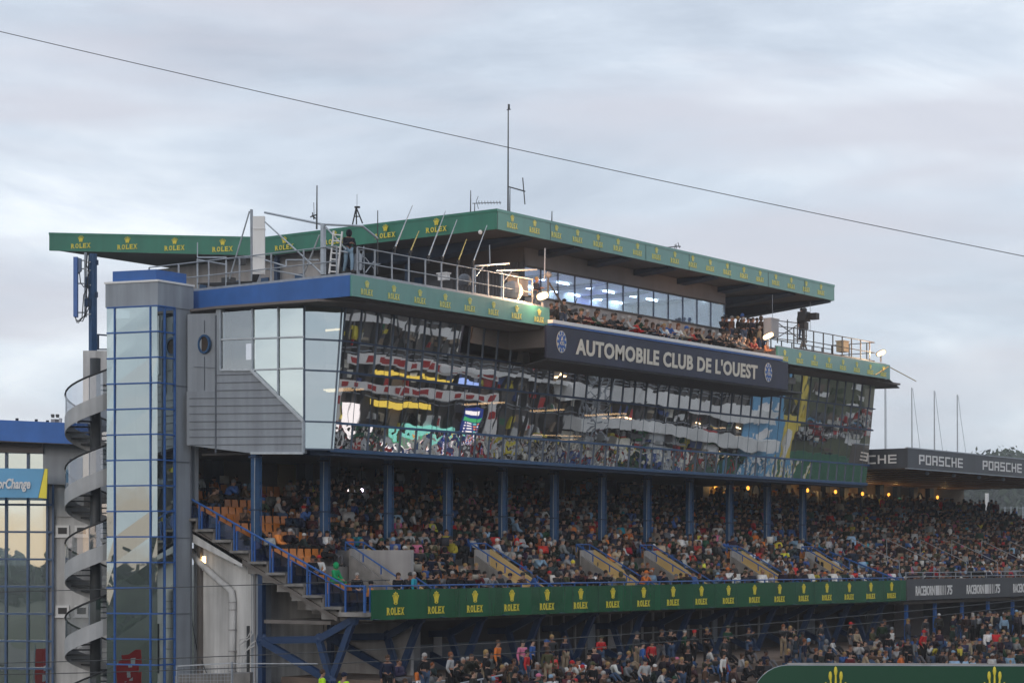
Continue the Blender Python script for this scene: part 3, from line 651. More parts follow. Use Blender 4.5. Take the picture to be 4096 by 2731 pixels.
obj('wall_cable', MB().tube([W(px, py, X=67.2) for px, py in ((766, 2470), (790, 2610), (800, 2625), (826, 2690))], .02, 6), M['dark'], None, label='thin dark cable running crooked down the grey gable wall', cat='cable')
# ================================================================ LIFT TOWER
T0, T1, TL = Vector((64.4, 65.9, 0)), Vector((66.55, 65.95, 0)), Vector((63.7, 68.3, 0))
tw = thing('lift_tower', (64.8, 67, -9), 'tall square lift tower glazed in pale glass with blue grid and blue cap', 'tower')
dl = (TL-T0); dr = (T1-T0); zc = lambda py: (HZ-py)/FP*90.9
B4 = [T0, T1, T1+dl, TL]
def tprism(poly, z0, z1, m): return MB().prism([(p.x, p.y, z0) for p in poly], (0, 0, z1-z0), m)
def grow(poly, g): c = sum(poly, Vector())/len(poly); return [p+(p-c).normalized()*g for p in poly]
obj('cap', tprism(grow(B4, -.25), zc(1122), zc(1075), M['blue']), None, tw)
obj('cap_rim', tprism(grow(B4, .12), zc(1127), zc(1119), M['whitep']), None, tw)
obj('parapet', tprism(grow(B4, .06), zc(1222), zc(1127), M['clad']), None, tw)
pL = T0.lerp(T1, .5)
# glazing: left face and half of the right face
gl = MB(); rws = [zc(1223+102.5*k) for k in range(17)]
for za, zb_ in zip(rws[1:], rws):
    for a_, b_ in ((TL, TL.lerp(T0, .155)), (TL.lerp(T0, .155), TL.lerp(T0, .86)), (TL.lerp(T0, .86), T0), (T0, T0.lerp(pL, .42)), (T0.lerp(pL, .42), pL)):
        jj = [random.uniform(-.012, .012) for _ in range(4)]
        gl.add([(a_.x+jj[0], a_.y, za), (b_.x+jj[1], b_.y, za), (b_.x+jj[2], b_.y, zb_), (a_.x+jj[3], a_.y, zb_)], [(0, 1, 2, 3)])
obj('glazing', gl, M['tower_glass'], tw)
fr = MB(); e_ = Vector((-.03, -.03, 0))
for z in rws: fr.bar(TL+e_+Vector((0, 0, z)), T0+e_+Vector((0, 0, z)), .06).bar(T0+e_+Vector((0, 0, z)), pL+e_+Vector((0, 0, z)), .06)
for p in (TL.lerp(T0, .155), TL.lerp(T0, .86), T0.lerp(pL, .42), pL, ): fr.bar(p+e_+Vector((0, 0, rws[-1])), p+e_+Vector((0, 0, rws[0])), .06)
obj('glazing_bars', fr, M['blue_rail'], tw)
obj('pier', MB().prism([(p.x, p.y, -9) for p in (pL, T1, T1+dl*.9, pL+dl*.9)], (0, 0, 9+zc(1222)), M['clad']), None, tw)
mb = MB()
for k in range(6): z = zc(1535+k*307); mb.bar(pL+Vector((0, -.02, z)), T1+Vector((0, -.02, z)), .025)
mb.bar(T1+Vector((-.1, -.03, -9)), T1+Vector((-.1, -.03, zc(1222))), .04)
obj('pier_joints', mb, M['clad_dark'], tw)
core = MB().prism([(p.x, p.y, -9) for p in (T0.lerp(T1, .2)+dl*.55, T0.lerp(T1, .45)+dl*.55, T1+dl*.9, TL+dr*.2)], (0, 0, 19.5), M['clad_dark'])
for z in rws[1::2]: core.prism([(p.x, p.y, z) for p in grow(B4, -.2)], (0, 0, .12), M['soffit'])
obj('lift_core', core, None, tw)
# ================================================================ SPIRAL STAIR
sc_ = W(381, d=93.2); sx, sy = sc_.x, sc_.y
ss = thing('spiral_staircase', (sx, sy, -9), 'grey spiral escape staircase winding round a dark steel column', 'staircase')
zs = lambda py: (HZ-py)/FP*93.2
obj('column', MB().tube([(sx, sy, -9), (sx, sy, zs(1433))], .235, 16), M['dark'], ss, smooth=True)
R0 = 1.28; pitch = 3.28
fwd = Vector((CA, SA)); lft = Vector((-SA, CA))
def hp(th, r, z):     # th 0 = left extreme, increases towards the camera
    return (sx+lft.x*r*math.cos(th)-fwd.x*r*math.sin(th), sy+lft.y*r*math.cos(th)-fwd.y*r*math.sin(th), z)
zr0 = zs(1590+296*4)
band = MB(); pnl = MB(); hr = MB(); tr = MB(); seg = 28; turns = 4.62
n_ = int(seg*turns); H = []
def zth(i): return zr0+pitch*i/seg        # handrail height at step i
for i in range(-20, n_):
    a, b = 2*math.pi*i/seg, 2*math.pi*(i+1)/seg; za, zb_ = zth(i), zth(i+1)
    for (r0, r1, lo, hi, mm_) in ((R0, R0+.05, -1.74, -1.02, band),):
        mm_.add([hp(a, r0, za+lo), hp(a, r1, za+lo), hp(a, r1, za+hi), hp(a, r0, za+hi), hp(b, r0, zb_+lo), hp(b, r1, zb_+lo), hp(b, r1, zb_+hi), hp(b, r0, zb_+hi)],
                [(0, 1, 2, 3), (7, 6, 5, 4), (0, 4, 5, 1), (1, 5, 6, 2), (2, 6, 7, 3), (3, 7, 4, 0)])
    pnl.add([hp(a, R0+.02, za-1.02), hp(b, R0+.02, zb_-1.02), hp(b, R0+.02, zb_-.05), hp(a, R0+.02, za-.05)], [(0, 1, 2, 3)])
    H.append(hp(a, R0+.02, za))
    if i % 2 == 0:
        a2 = a+2*math.pi*2/seg*1.1
        tr.prism([hp(a, .2, za-1.35), hp(a, R0, za-1.35), hp(a2, R0, za-1.35), hp(a2, .2, za-1.35)], (0, 0, .06))
    if i % 7 == 0: hr.bar(hp(a, R0, za-1.1), hp(a, R0, za), .05, m=M['galv'])
hr.tube(H, .045, 6, m=M['black'])
obj('stringer', band, M['stair'], ss); obj('treads', tr, M['dark'], ss); obj('handrail', hr, None, ss)
M['mesh'] = glass('balustrade_glass', (.8, .82, .85), (.80, .82, .85), wav=0, trans=.6)
obj('balustrade_panels', pnl, M['mesh'], ss)
# ================================================================ LEFT SERVICE BUILDING
lb = thing('service_building', (60, 78, -9), 'white rendered block with blue roof and dark curtain wall behind the spiral stair', 'building')
dW = 97.0
def P(px, py, d=dW): return W(px, py, d=d)
def facep(pts, m, d=dW, th=.3):
    return MB().prism([P(a, b, d) for a, b in pts], (fwd.x*th, fwd.y*th, 0), m)
obj('wall', facep([(172, 1770), (432, 1770), (432, 3000), (172, 3000)], M['white'], 97, 6), None, lb)
obj('upper_wall', facep([(172, 1755), (420, 1790), (420, 1942), (172, 1934)], M['clad'], 96.6, .4), None, lb)
obj('stair_head_wall', facep([(332, 1402), (450, 1402), (450, 1800), (332, 1800)], M['white'], 98.5, 3), None, lb)
obj('roof', MB().prism([P(-300, 1666, 95.6), P(350, 1694, 95.6), P(355, 1778, 95.2), P(-300, 1748, 95.2)], (fwd.x*.3, fwd.y*.3, .02), M['blue']).prism([P(-300, 1668, 95.8), P(350, 1694, 95.8), P(380, 1700, 104), P(-300, 1668, 104)], (0, 0, -.1), M['blue']).prism([P(-300, 1748, 95.25), P(350, 1776, 95.25), P(355, 1776, 97), P(-300, 1750, 97)], (0, 0, -.05), M['soffit']), None, lb)
cw = obj('curtain_wall', MB().add([P(-300, 1800, 96.9), P(190, 1805, 96.9), P(188, 3000, 96.9), P(-300, 3000, 96.9)], [(3, 2, 1, 0)]), M['tower_glass'], lb)
obj('louvre', facep([(-300, 1748), (172, 1760), (172, 1812), (-300, 1800)], M['soffit'], 96.4, .3), None, lb)
mb = MB()
for px in (-95, 25, 112, 190, 213): mb.bar(P(px, 1800, 96.8), P(px-3, 3000, 96.8), .1)
for k in range(13): y = 1800+k*109; mb.bar(P(-300, y-3, 96.75), P(213, y, 96.75), .09)
obj('curtain_wall_bars', mb, M['blue_steel'], lb)
obj('side_return', facep([(190, 1940), (213, 1940), (213, 3000), (188, 3000)], M['wall'], 96.95, .1), None, lb)
for (x, y) in ((222, 2100), (298, 2100), (222, 2420), (298, 2420)):
    f = obj('window', facep([(x, y), (x+54, y), (x+54, y+44), (x, y+44)], M['whitep'], 96.9, .1).prism([P(x-6, y+44, 96.85), P(x+56, y+44, 96.85), P(x+56, y+49, 96.85), P(x-6, y+49, 96.85)], (fwd.x*.1, fwd.y*.1, 0), M['whitep']), None, lb)
    obj('pane', facep([(x+10, y+9), (x+45, y+9), (x+45, y+34), (x+10, y+34)], M['black'], 96.88, .05), None, f)
obj('wall_joints', MB().bar(P(215, 2066, 96.95), P(356, 2066, 96.95), .03).bar(P(232, 1935, 96.55), P(432, 1942, 96.55), .04), M['wall'], lb)
obj('corner_window', facep([(278, 1835), (330, 1830), (330, 1930), (280, 1930)], M['blue_dark'], 96.5, .1), None, lb)
# balcony glass screen at top beside the mast
mb = MB().bar(P(392, 1338, 97), P(392, 1398, 97), .08).bar(P(388, 1338, 97), P(440, 1342, 97), .07).bar(P(388, 1397, 97), P(440, 1397, 97), .06)
obj('balcony_rail', mb, M['blue_dark'], lb)
for k, px in enumerate((68, 145, 190)):
    obj('roof_vent', MB().bar(P(px, 1690, 96.5), P(px, 1672+4*k, 96.5), .1), M['dark'], None, label=('small dark vent stub, left on the blue roof', 'small dark vent stub, middle of three on the blue roof', 'small dark vent stub nearest the roof floodlights')[k], cat='roof vent', group='vents on the blue roof')
fl = thing('roof_floodlights', P(220, 1690, 96.5), 'pair of small switched-off floodlights standing on the blue roof', 'floodlight')
for px in (211, 230): obj('lamp_head', MB().ball(P(px, 1662, 96.5), .09, M['whitep'], sq=(1, 1, 1)).prism([P(px-8, 1656, 96.3), P(px+7, 1657, 96.3), P(px+6, 1670, 96.3), P(px-6, 1669, 96.3)], (.05, .05, 0), M['dark']), None, fl)
obj('stand', MB().bar(P(206, 1690, 96.5), P(206, 1675, 96.5), .06, m=M['whitep']).bar(P(220, 1690, 96.5), P(220, 1676, 96.5), .25, m=M['wall']).bar(P(241, 1692, 96.5), P(243, 1672, 96.5), .12, m=M['galv']), None, fl)
# advertising screen
ad = thing('advertising_screen', P(90, 1992, 94.5), 'light blue advertising panel with yellow edge and white italic lettering', 'sign')
skyb = mat('panel_blue', (.10, .36, .62), .4, .4, noise=(.6, .2)); yel = mat('panel_yellow', (.85, .72, .04), .4, .4, noise=(1, .05))
obj('panel', facep([(-260, 1868), (177, 1874), (152, 1990), (-260, 1986)], skyb, 94.5, .12), None, ad)
obj('edge', facep([(179, 1874), (190, 1874), (186, 1993), (154, 1990)], yel, 94.5, .12), None, ad)
mb = MB(); a = P(-18, 1950, 94.45); dxx = (SA, -CA); put_text(mb, 'forChange', (a.x, a.y, a.z-.18), dxx, 140/FP*94.45, .60, .03, .22); obj('lettering', mb, M['whitep'], ad)
# mast with blue pillar
ms = thing('antenna_mast', P(372, 1400, 99), 'blue steel mast carrying a tall blue panel antenna left of the tower', 'antenna mast')
obj('pillar', MB().bar(P(367, 1402, 99), P(367, 1015, 99), .2).bar(P(381, 1402, 99.1), P(381, 1015, 99.1), .12), M['blue_steel'], ms)
obj('panel_antenna', MB().prism([P(293, 1027, 98.6), P(309, 1027, 98.6), P(309, 1268, 98.6), P(293, 1266, 98.6)], (fwd.x*.25, fwd.y*.25, 0), M['blue']).prism([P(310, 1030, 98.7), P(324, 1034, 98.7), P(324, 1082, 98.7), P(310, 1095, 98.7)], (fwd.x*.2, fwd.y*.2, 0), M['blue_steel']), None, ms)
mb = MB().bar(P(342, 1010, 99), P(342, 1268, 99), .09)
for y in (1042, 1075, 1134, 1250): mb.bar(P(309, y, 98.8), P(345, y, 98.9), .06).bar(P(342, y+8, 98.9), P(364, y+6, 98.9), .05)
obj('brackets', mb, M['galv'], ms)
mb = MB()
for q in (((318, 1090), (322, 1130), (335, 1148), (344, 1140)), ((303, 1268), (306, 1290), (328, 1270), (335, 1180), (350, 1150)), ((300, 1268), (312, 1292), (338, 1262), (352, 1200)), ((350, 1018), (346, 1060), (358, 1090), (348, 1120), (356, 1170), (348, 1230)), ((356, 1015), (352, 1090), (346, 1180), (356, 1230), (330, 1285), (302, 1280))):
    mb.tube([P(a, b, 98.7) for a, b in q], .025, 6)
obj('cables', mb, M['black'], ms); [obj('radio_unit', MB().bar(P(x_, y0_, 98.8), P(x_, y1_, 98.8), w_), M['blue_dark'], ms) for x_, y0_, y1_, w_ in ((349, 1108, 1150, .14), (350, 1196, 1226, .22), (388, 1040, 1060, .1), (386, 1168, 1190, .1))]

ff = thing('feather_flag', (54.3, 69.5, -9.6), 'red flag with white marks beside the tower, seen mirrored in its lowest panes', 'flag')
mb = MB().box(54.3, 54.34, 69.0, 70.05, -8.6, -4.6, mat('flag_red', (.55, .02, .02), .6)).tube([(54.32, 70.1, -9.6), (54.32, 70.1, -4.4)], .03, 6, M['alu'])
for k in range(4): mb.box(54.34, 54.37, 69.3+.1*k, 69.5+.1*k, -5.3-.5*k, -5.0-.5*k, M['whitep'])
obj('cloth', mb, None, ff)
# ================================================================ NEIGHBOURING STAND
NS = thing('neighbour_grandstand', (117.1, 55.9, -5.1), 'further grandstand with dark fascia in white wide lettering and packed seating', 'grandstand')
def np_(name, mb, m=None, parent=None): return obj(name, mb, m, parent or NS)
NX0, NX1 = 117.15, 164
mb = MB().box(NX0, NX1, 55.95, 57.75, -2.4, -2.2)
for r in range(NR): mb.box(NX0, NX1, rowY(r), rowY(r+1), rowZ(r)-.7, rowZ(r))
mb.box(NX0, NX1, rowY(NR), 73.4, rowZ(NR-1)-.3, rowZ(NR-1)+.3)
np_('stand_steps', mb, M['conc'])
M['fasc_d'] = mat('dark_fascia', (.035, .042, .055), .45, .5, coat=.3, streak=(1.5, .2)); M['board_d'] = mat('charcoal_board', (.075, .08, .088), .55, .4, streak=(1.2, .1), noise=(1, .1))
rf2 = np_('roof', MB().box(121.85, 165, 58.05, 76, 5.85, 6.9), M['brown'])
f = np_('roof_fascia', MB().box(121.75, 165, 57.95, 58.05, 5.72, 6.98, M['fasc_d']).box(121.75, 121.85, 58.05, 76, 5.72, 6.98, M['fasc_d']).box(121.7, 165, 57.9, 58.1, 6.96, 7.04, M['galv']).box(121.7, 165, 57.9, 58.1, 5.68, 5.74, M['galv']), parent=rf2)
def wide_word(p, dx, wd, h):
    """squared extended capitals drawn as bars"""
    mb = MB(); dx = Vector((dx[0], dx[1], 0)).normalized(); nr = dx.cross(Vector((0, 0, 1))); s = .17; o = [.02]
    def r(x0, x1, y0, y1):
        o[0] += .0011; a = Vector(p)+nr*o[0]
        q = [a+dx*(x*wd/7.35)+Vector((0, 0, y*h)) for x, y in ((x0, y0), (x1, y0), (x1, y1), (x0, y1))]; mb.prism(q, nr*-.02)
    def H(i, y, x0=0, x1=.85): r(i+x0, i+x1, y, y+s)
    v = .17
    for i, ch in enumerate('PORSCHE'):
        i *= 1.08
        if ch in 'PR': r(i, i+v, 0, 1); H(i, 1-s, v); H(i, .36, v); r(i+.85-v, i+.85, .36+s, 1-s)
        if ch == 'R': r(i+.62, i+.85, 0, .36)
        if ch == 'O': H(i, 0, v, .85-v); H(i, 1-s, v, .85-v); r(i, i+v, 0, 1); r(i+.85-v, i+.85, 0, 1)
        if ch == 'S': H(i, 0); H(i, .42); H(i, 1-s); r(i, i+v, .42+s, 1-s); r(i+.85-v, i+.85, s, .42)
        if ch == 'C': H(i, 0, v); H(i, 1-s, v); r(i, i+v, 0, 1)
        if ch == 'H': r(i, i+v, 0, 1); r(i+.85-v, i+.85, 0, 1); H(i, .41, v, .85-v)
        if ch == 'E': H(i, 0, v); H(i, .41, v); H(i, 1-s, v); r(i, i+v, 0, 1)
    return mb
for k in range(4): obj('lettering', wide_word((123.4+9.9*k, 57.95, 6.02), DX, 6.6, .62), M['whitep'], f)
obj('lettering', wide_word((121.75, 63.6, 6.05), DY, 4.9, .55), M['whitep'], f)
for i in range(16):
    y = 59+i*1.0
    np_('roof_slat', MB().box(122, 165, y, y+.45, 5.78, 5.86), M['tan'] if 0 else M['brown'], rf2)
M['slat'] = mat('timber_slat', (.30, .17, .07), .5, .4, noise=(.7, .3))
for i in range(12): np_('roof_slat', MB().prism([(122.3+3.4*i, 58.6, 5.70), (123.3+3.4*i, 58.6, 5.70), (123.3+3.4*i, 74, 5.70), (122.3+3.4*i, 74, 5.70)], (0, 0, .08)), M['slat'], rf2)
for i in range(6): np_('roof_spotlight', MB().ball((126+4.1*i, 58.6, 5.55), .16, sq=(1.3, .8, .8)), M['galv'], rf2)
bd2 = np_('front_board', MB().box(117.2, 164, 55.84, 55.92, -2.50, -1.22), M['board_d'])
for k in range(6):
    mb = MB(); x = 118.4+7.5*k; put_text(mb, 'RACEBORN', (x, 55.83, -2.24), DX, 2.7, .60, bold=.02)
    for j, w_ in enumerate((.24, .19, .14, .1, .07, .05)): a = x+2.85+j*.29; mb.box(a, a+w_, 55.81, 55.83, -2.24, -1.64)
    put_text(mb, '75', (x+4.55, 55.83, -2.24), DX, .75, .60, bold=.03, shear=.1); obj('lettering', mb, M['whitep'], bd2)
mb = MB()
for z in (-1.08, -.82): mb.tube([(117.2, 55.95, z), (164, 55.95, z)], .025)
for k in range(20): mb.bar((117.3+2.4*k, 55.95, -1.3), (117.3+2.4*k, 55.95, -.8), .05)
for k in range(9):
    x = 119+k*5; mb.bar((x, 57.2, -2.2), (x, 57.2, -.2), .04).bar((x, 57.2, -.2), (x, 60.5, 1.3), .04).bar((x, 60.5, -.9), (x, 60.5, 1.3), .04)
np_('railing', mb, M['galv'])
for k in range(11): x = 118.5+4.1*k; np_('front_post', MB().box(x-.09, x+.09, 56.4, 56.6, -5.5, -2.5), M['blue_rail'])
np_('undercroft', MB().box(117.3, 164, 60, 60.2, -5.1, -2.6, M['shop']).box(117.3, 164, 56.2, 60, -2.75, -2.55, M['conc_d']).box(120, 122.2, 59.9, 60, -5, -2.9, M['clad_dark']).box(124, 128.2, 59.9, 60, -5, -2.9, M['soffit']))
mb = MB().box(121, 165, 73.4, 73.6, 2.6, 5.9, M['warm'])
for i in range(14):
    x = 118.5+i*3.0
    mb.box(x, x+.7, 73.0, 73.4, 2.6, 5.9, M['blue_dark'])
np_('back_wall', mb)
M['pane'] = mat('pale_window', (.42, .42, .40), .3, .5, noise=(.5, .1)); M['arch'] = mat('arch_window', (.60, .66, .66), .3, .5, noise=(.6, .15))
def backwin(x0, x1, arch=False, host=None):
    mb = MB()
    if arch:
        n = 20; cx = (x0+x1)/2; mb.prism([(cx+(x1-x0)/2*math.cos(2*math.pi*i/n), 73.3, 4.35+.95*math.sin(2*math.pi*i/n)) for i in range(n)], (0, .06, 0), M['arch'])
        q = [(cx+(x1-x0)/2*math.cos(2*math.pi*i/n), 73.27, 4.35+.95*math.sin(2*math.pi*i/n)) for i in range(n+1)]; mb.tube(q, .06, 6, M['blue_dark'], cap=False)
    else:
        mb.box(x0, x1, 73.3, 73.38, 3.0, 5.0, M['pane'])
        for k in range(5): x = x0+(x1-x0)*k/4; mb.box(x-.03, x+.03, 73.24, 73.31, 3.0, 5.0, M['soffit'])
    return obj('window', mb, None, host or NS)
for px in (3250, 3365, 3470, 3580): x = 73.3*ratio(px); backwin(x, x+2.1, host=GS if x < 121 else NS)
for px in (2895, 3020): x = 73.3*ratio(px); backwin(x-.45, x+.65, True, GS)
backwin(73.3*ratio(3680)-.5, 73.3*ratio(3680)+.5, True)
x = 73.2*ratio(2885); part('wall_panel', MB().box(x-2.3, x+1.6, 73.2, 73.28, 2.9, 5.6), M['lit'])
lampm = emis('sconce_glow', (1, .42, .06), 2.2)
sco = [(2862, 1945), (2992, 1951), (3230, 1960), (3342, 1966), (3450, 1974), (3555, 1978), (3750, 1988)]
def sconce(i, p, px):
    s = thing('wall_lamp', p, '%s wall lamp glowing amber on the back wall above the crowd, counted from the left' % ('first second third fourth fifth sixth seventh'.split()[i]), 'lamp', 'amber wall lamps above the crowd')
    obj('lamp_shade', MB().ball(p, .14, lampm, sq=(1, .8, 1.1)), None, s); obj('bracket', MB().bar(p, p+Vector((.12, .35, -.12)), .06), M['dark'], s)
    l = bpy.data.lights.new('lamp_light', 'POINT'); l.energy = 26; l.color = (1, .6, .22); l.shadow_soft_size = .15
    o = bpy.data.objects.new('lamp_light', l); COL.objects.link(o); o.parent = s; o.location = (0, -.6, -.1)
for i, (px, py) in enumerate(sco): sconce(i, W(px, py, Y=72.6), px)
# two bare bulbs in the upper left of the stand
for i, (px, py, c) in enumerate(((1358, 1957, (1, .6, .25)), (1390, 1960, (1, .85, .8)), (1446, 1960, (.95, .8, 1)))):
    p = W(px, py, Y=68); b = thing('hanging_bulb', p, ('small amber bulb hanging among the upper seats', 'small white bulb between the amber and the bright bulb', 'brightest bare bulb hanging from a cord in the upper seats')[i], 'lamp', 'bulbs in the upper seats')
    obj('bulb', MB().ball(p, .06 if i < 2 else .10, emis('bulb', c, 4 if i < 2 else 6)), None, b); obj('cord', MB().tube([p, (p.x, p.y, 6.4)], .015, 5), M['black'], b)
# ================================================================ GROUND, TERRACES, LANDSCAPE
obj('ground', MB().add([(-2500, -2500, -9.6), (2500, -2500, -9.6), (2500, 2500, -9.6), (-2500, 2500, -9.6)], [(0, 1, 2, 3)]), M['grass'], kind='structure')
obj('track', MB().add([(-300, 22, -9.55), (900, 22, -9.55), (900, 40, -9.55), (-300, 40, -9.55)], [(0, 1, 2, 3)]), M['asphalt'], kind='structure')
mb = MB().box(68, 164, 51.4, 62, -9.6, -5.1)
def stepY(k): return 51.4-1.15*k
def stepZ(k): return -5.1-.30*k
for k in range(1, 9): mb.box(62, 190, stepY(k), stepY(k-1), -9.6, stepZ(k))
mb.box(60, 68, 42.2, 75, -9.6, -8.6); mb.box(164, 190, 51.4, 80, -9.6, -5.1)
obj('terrace', mb, M['step'], kind='structure')
# hill beyond the right stand
random.seed(5)
hv = []; hf = []; nx, ny = 40, 20
for j in range(ny):
    for i in range(nx):
        t = .10+.45*i/(nx-1); d = 175+ (620)*j/(ny-1)
        r = t*d; h = -9.3+ max(0, (d-190))*.053+random.uniform(-.5, .5)
        hv.append((d*CA+r*SA, d*SA-r*CA, h))
for j in range(ny-1):
    for i in range(nx-1): a = j*nx+i; hf.append((a, a+1, a+nx+1, a+nx))
def hillz(d): return -9.3+max(0, d-190)*.053
obj('hill', MB().add(hv, hf), M['grass'], kind='structure', smooth=True)
def foliage(centers, name, m, quads=70, leaf=.6, seed=1):
    rng = np.random.default_rng(seed); V = []; n = 0
    for (c, rad) in centers:
        u = rng.normal(size=(quads, 3)); u /= np.linalg.norm(u, axis=1)[:, None]; p = np.array(c)+u*(rng.random((quads, 1))**.4)*np.array(rad)
        a = rng.normal(size=(quads, 3)); a /= np.linalg.norm(a, axis=1)[:, None]; b = np.cross(a, rng.normal(size=(quads, 3))); b /= np.linalg.norm(b, axis=1)[:, None]
        s = leaf*(.6+rng.random((quads, 1))*.9)
        V.append(np.stack([p-a*s, p+b*s*.6, p+a*s, p-b*s*.6], 1).reshape(-1, 3)); n += quads
    V = np.concatenate(V); mb = MB(); mb.v = [tuple(x) for x in V]; mb.f = [(4*i, 4*i+1, 4*i+2, 4*i+3) for i in range(n)]; mb.m = [0]*n
    return mb
cs = []
for i in range(110):
    px = random.uniform(3640, 4400); d = random.uniform(640, 790); b = W(px, d=d); top = (HZ-(1840-(px-3600)*.045))/FP*d-4 if 0 else None
    env = 1790+14*math.sin(px*.02)+10*math.sin(px*.051+1)+ (22 if px < 3740 else 0)
    zt_ = (HZ-env)/FP*d; rr = random.uniform(4, 7.5)
    cs.append(((b.x, b.y, zt_-rr-random.uniform(0, 9)), (rr, rr, rr)))
    cs.append(((b.x, b.y, zt_-rr-random.uniform(9, 18)), (rr*1.3, rr*1.3, rr*1.3)))
obj('far_woods', foliage(cs, 'w', None, 110, 1.1), M['leaf'], kind='stuff', label='dark line of trees on the far hill at the right', cat='woods')
cs = []
for i in range(420):
    a = random.uniform(math.radians(95), math.radians(290)); d = random.uniform(330, 420); rr = random.uniform(6, 12); zz_ = -9+random.uniform(.4, 1)*(13+8*math.sin(a*9)+4*math.sin(a*23))*.62
    cs.append(((d*math.cos(a), d*math.sin(a), zz_-2), (rr*1.3, rr*1.3, rr)))
obj('woods', foliage(cs, 'w', None, 90, 1.9, 4), M['leaf'], kind='stuff', label='woods around the circuit seen mirrored in the tower glass', cat='woods')
# fence and parked cars on the hill
mb = MB(); 
for k in range(14): p = W(3900+k*24, 2110, d=300); mb.bar(W(3900+k*24, 2085, d=300), W(3900+k*24, 2025, d=300), .12)
for y in (2085, 2055, 2028): mb.bar(W(3880, y, d=300), W(4230, y+4, d=300), .05)
obj('hill_fence', mb, M['galv'], label='wire fence with thin posts crossing the far hillside', cat='fence')
def car(body, p, rz, label):
    c = thing('parked_car', p, label, 'car', 'cars parked on the far hillside'); R = Matrix.Rotation(rz, 4, 'Z')
    def tr(mb, ): mb.v = [tuple(R@Vector(v)+Vector(p)) for v in mb.v]; return mb
    prof = [(-2.1, .3), (-2.15, .75), (-1.5, .95), (-.9, 1.42), (.7, 1.45), (1.35, .98), (2.1, .82), (2.15, .3)]
    obj('body', tr(MB().prism([(x, -.85, z) for x, z in prof], (0, 1.7, 0))), body, c)
    obj('windows', tr(MB().prism([(x, -.87, z) for x, z in ((-1.35, .96), (-.85, 1.36), (.65, 1.38), (1.2, .98))], (0, 1.74, 0))), M['black'], c)
    for x in (-1.35, 1.35):
        for y in (-.8, .8): obj('wheel', tr(MB().tube([(x, y-.1, .32), (x, y+.1, .32)], .32, 12)), M['black'], c)
cars = [((.7, .7, .7), 'white'), ((.75, .5, .03), 'yellow'), ((.05, .06, .08), 'black'), ((.35, .37, .4), 'silver'), ((.05, .1, .3), 'blue'), ((.4, .03, .03), 'red'), ((.5, .5, .5), 'pale grey'), ((.12, .14, .15), 'charcoal')]
for i, (c_, nm) in enumerate(cars):
    px = (3985, 4062, 4012, 3966, 4040, 4100, 4085, 3995)[i]; d = (430, 430, 455, 445, 462, 440, 470, 478)[i]
    b = W(px, d=d); car(mat('car_'+nm.replace(' ', '_'), c_, .3, .5, coat=.8), (b.x, b.y, hillz(d)+.1), .5+.3*(i % 3), '%s car parked in the rows on the far hillside' % nm)
# white post at far right of the neighbouring stand
obj('roof_support', MB().bar(W(3948, 1972, d=188), W(3948, 2110, d=188), .26, m=M['whitep']), None, label='white steel post holding the far end of the neighbouring roof', cat='post')
for i, (px, y0, y1) in enumerate(((3541, 1532, 1800), (3648, 1550, 1800), (3738, 1562, 1805), (3830, 1578, 1808))):
    f_ = thing('flagpole', W(px, y1+30, d=230), 'bare grey flagpole behind the neighbouring roof, %s from the glass facade' % ('nearest', 'second', 'third', 'farthest')[i], 'flagpole', 'flagpoles behind the stand')
    obj('pole', MB().tube([W(px, y1+30, d=230), W(px-1, y0, d=230)], .085, 8, r2=.06), M['galv'], f_); obj('halyard', MB().tube([W(px+3, y0+4, d=230), W(px+(14 if i else 4), y0+100, d=230), W(px+(33 if i else 6), y1, d=230)], .025, 5), M['galv'], f_)
# ---------------------------------------------------------------- overhead cables
def cable(name, pts, r, label, m=None): obj(name, MB().tube(pts, r, 6), m or M['dark'], label=label, cat='cable', smooth=True)
pp = []
for k in range(41):
    px = -250+k*115; s = (px-0)/4096; py = 127+898*s+ 70*(s*(1-s)) ; pp.append(W(px, py, d=62))
cable('overhead_cable', pp, .0115, 'long overhead cable sloping across the open sky above the roofs')
def q2(a, b, c, d=55): return [W(a[0]+(c[0]-a[0])*t/12 if 1 else 0, (1-t/12)**2*a[1]+2*t/12*(1-t/12)*b+(t/12)**2*c[1], d=d) for t in range(13)]
cable('overhead_cable', q2((-80, 2368), 2350, (1560, 2318)), .012, 'upper faint cable crossing in front of the gable wall and stepped edge')
cable('overhead_cable', q2((-80, 2652), 2610, (4200, 2388)), .013, 'thin cable crossing low before the bracing frames, upper of the long pair')
cable('overhead_cable', q2((-80, 2697), 2668, (4200, 2410)), .013, 'thin cable crossing low before the bracing frames, lower of the long pair')
# ---------------------------------------------------------------- foreground board
fb = thing('foreground_board', W(3700, 2900, d=40), 'dark green rounded advertising board with yellow crowns across the lower right', 'sign')
pts = [(3010, 2990), (3010, 2800)]+[(3010+140-140*math.cos(a), 2800-140*math.sin(a)) for a in [math.pi/2*i/8 for i in range(1, 9)]]+[(4300, 2664), (4300, 2990)]
obj('board', facep(pts, mat('board_green', (.006, .062, .03), .35, .5, noise=(.6, .1)), 40, .1), None, fb)
mb = MB(); ed = [W(a, b-1, d=40.05) for a, b in pts[1:-1]]; mb.tube(ed, .012, 6); obj('board_edge', mb, M['galv'], fb)
obj('board_top', MB().bar(W(3150, 2656, d=40.2), W(4300, 2660, d=40.2), .09, .06), M['wall'], fb)
for px in (3342, 3977):
    mb = MB(); p = W(px, 2922, d=40); dxx = Vector((SA, -CA, 0)); k_ = 40/FP
    nr = dxx.cross(Vector((0, 0, 1)))*1
    mb.add([p+dxx*(x*86*k_)+Vector((0, 0, y*240*k_))+nr*(.02+z) for x, y, z in _cr.v], _cr.f); obj('crown_emblem', mb, M['gold'], fb)
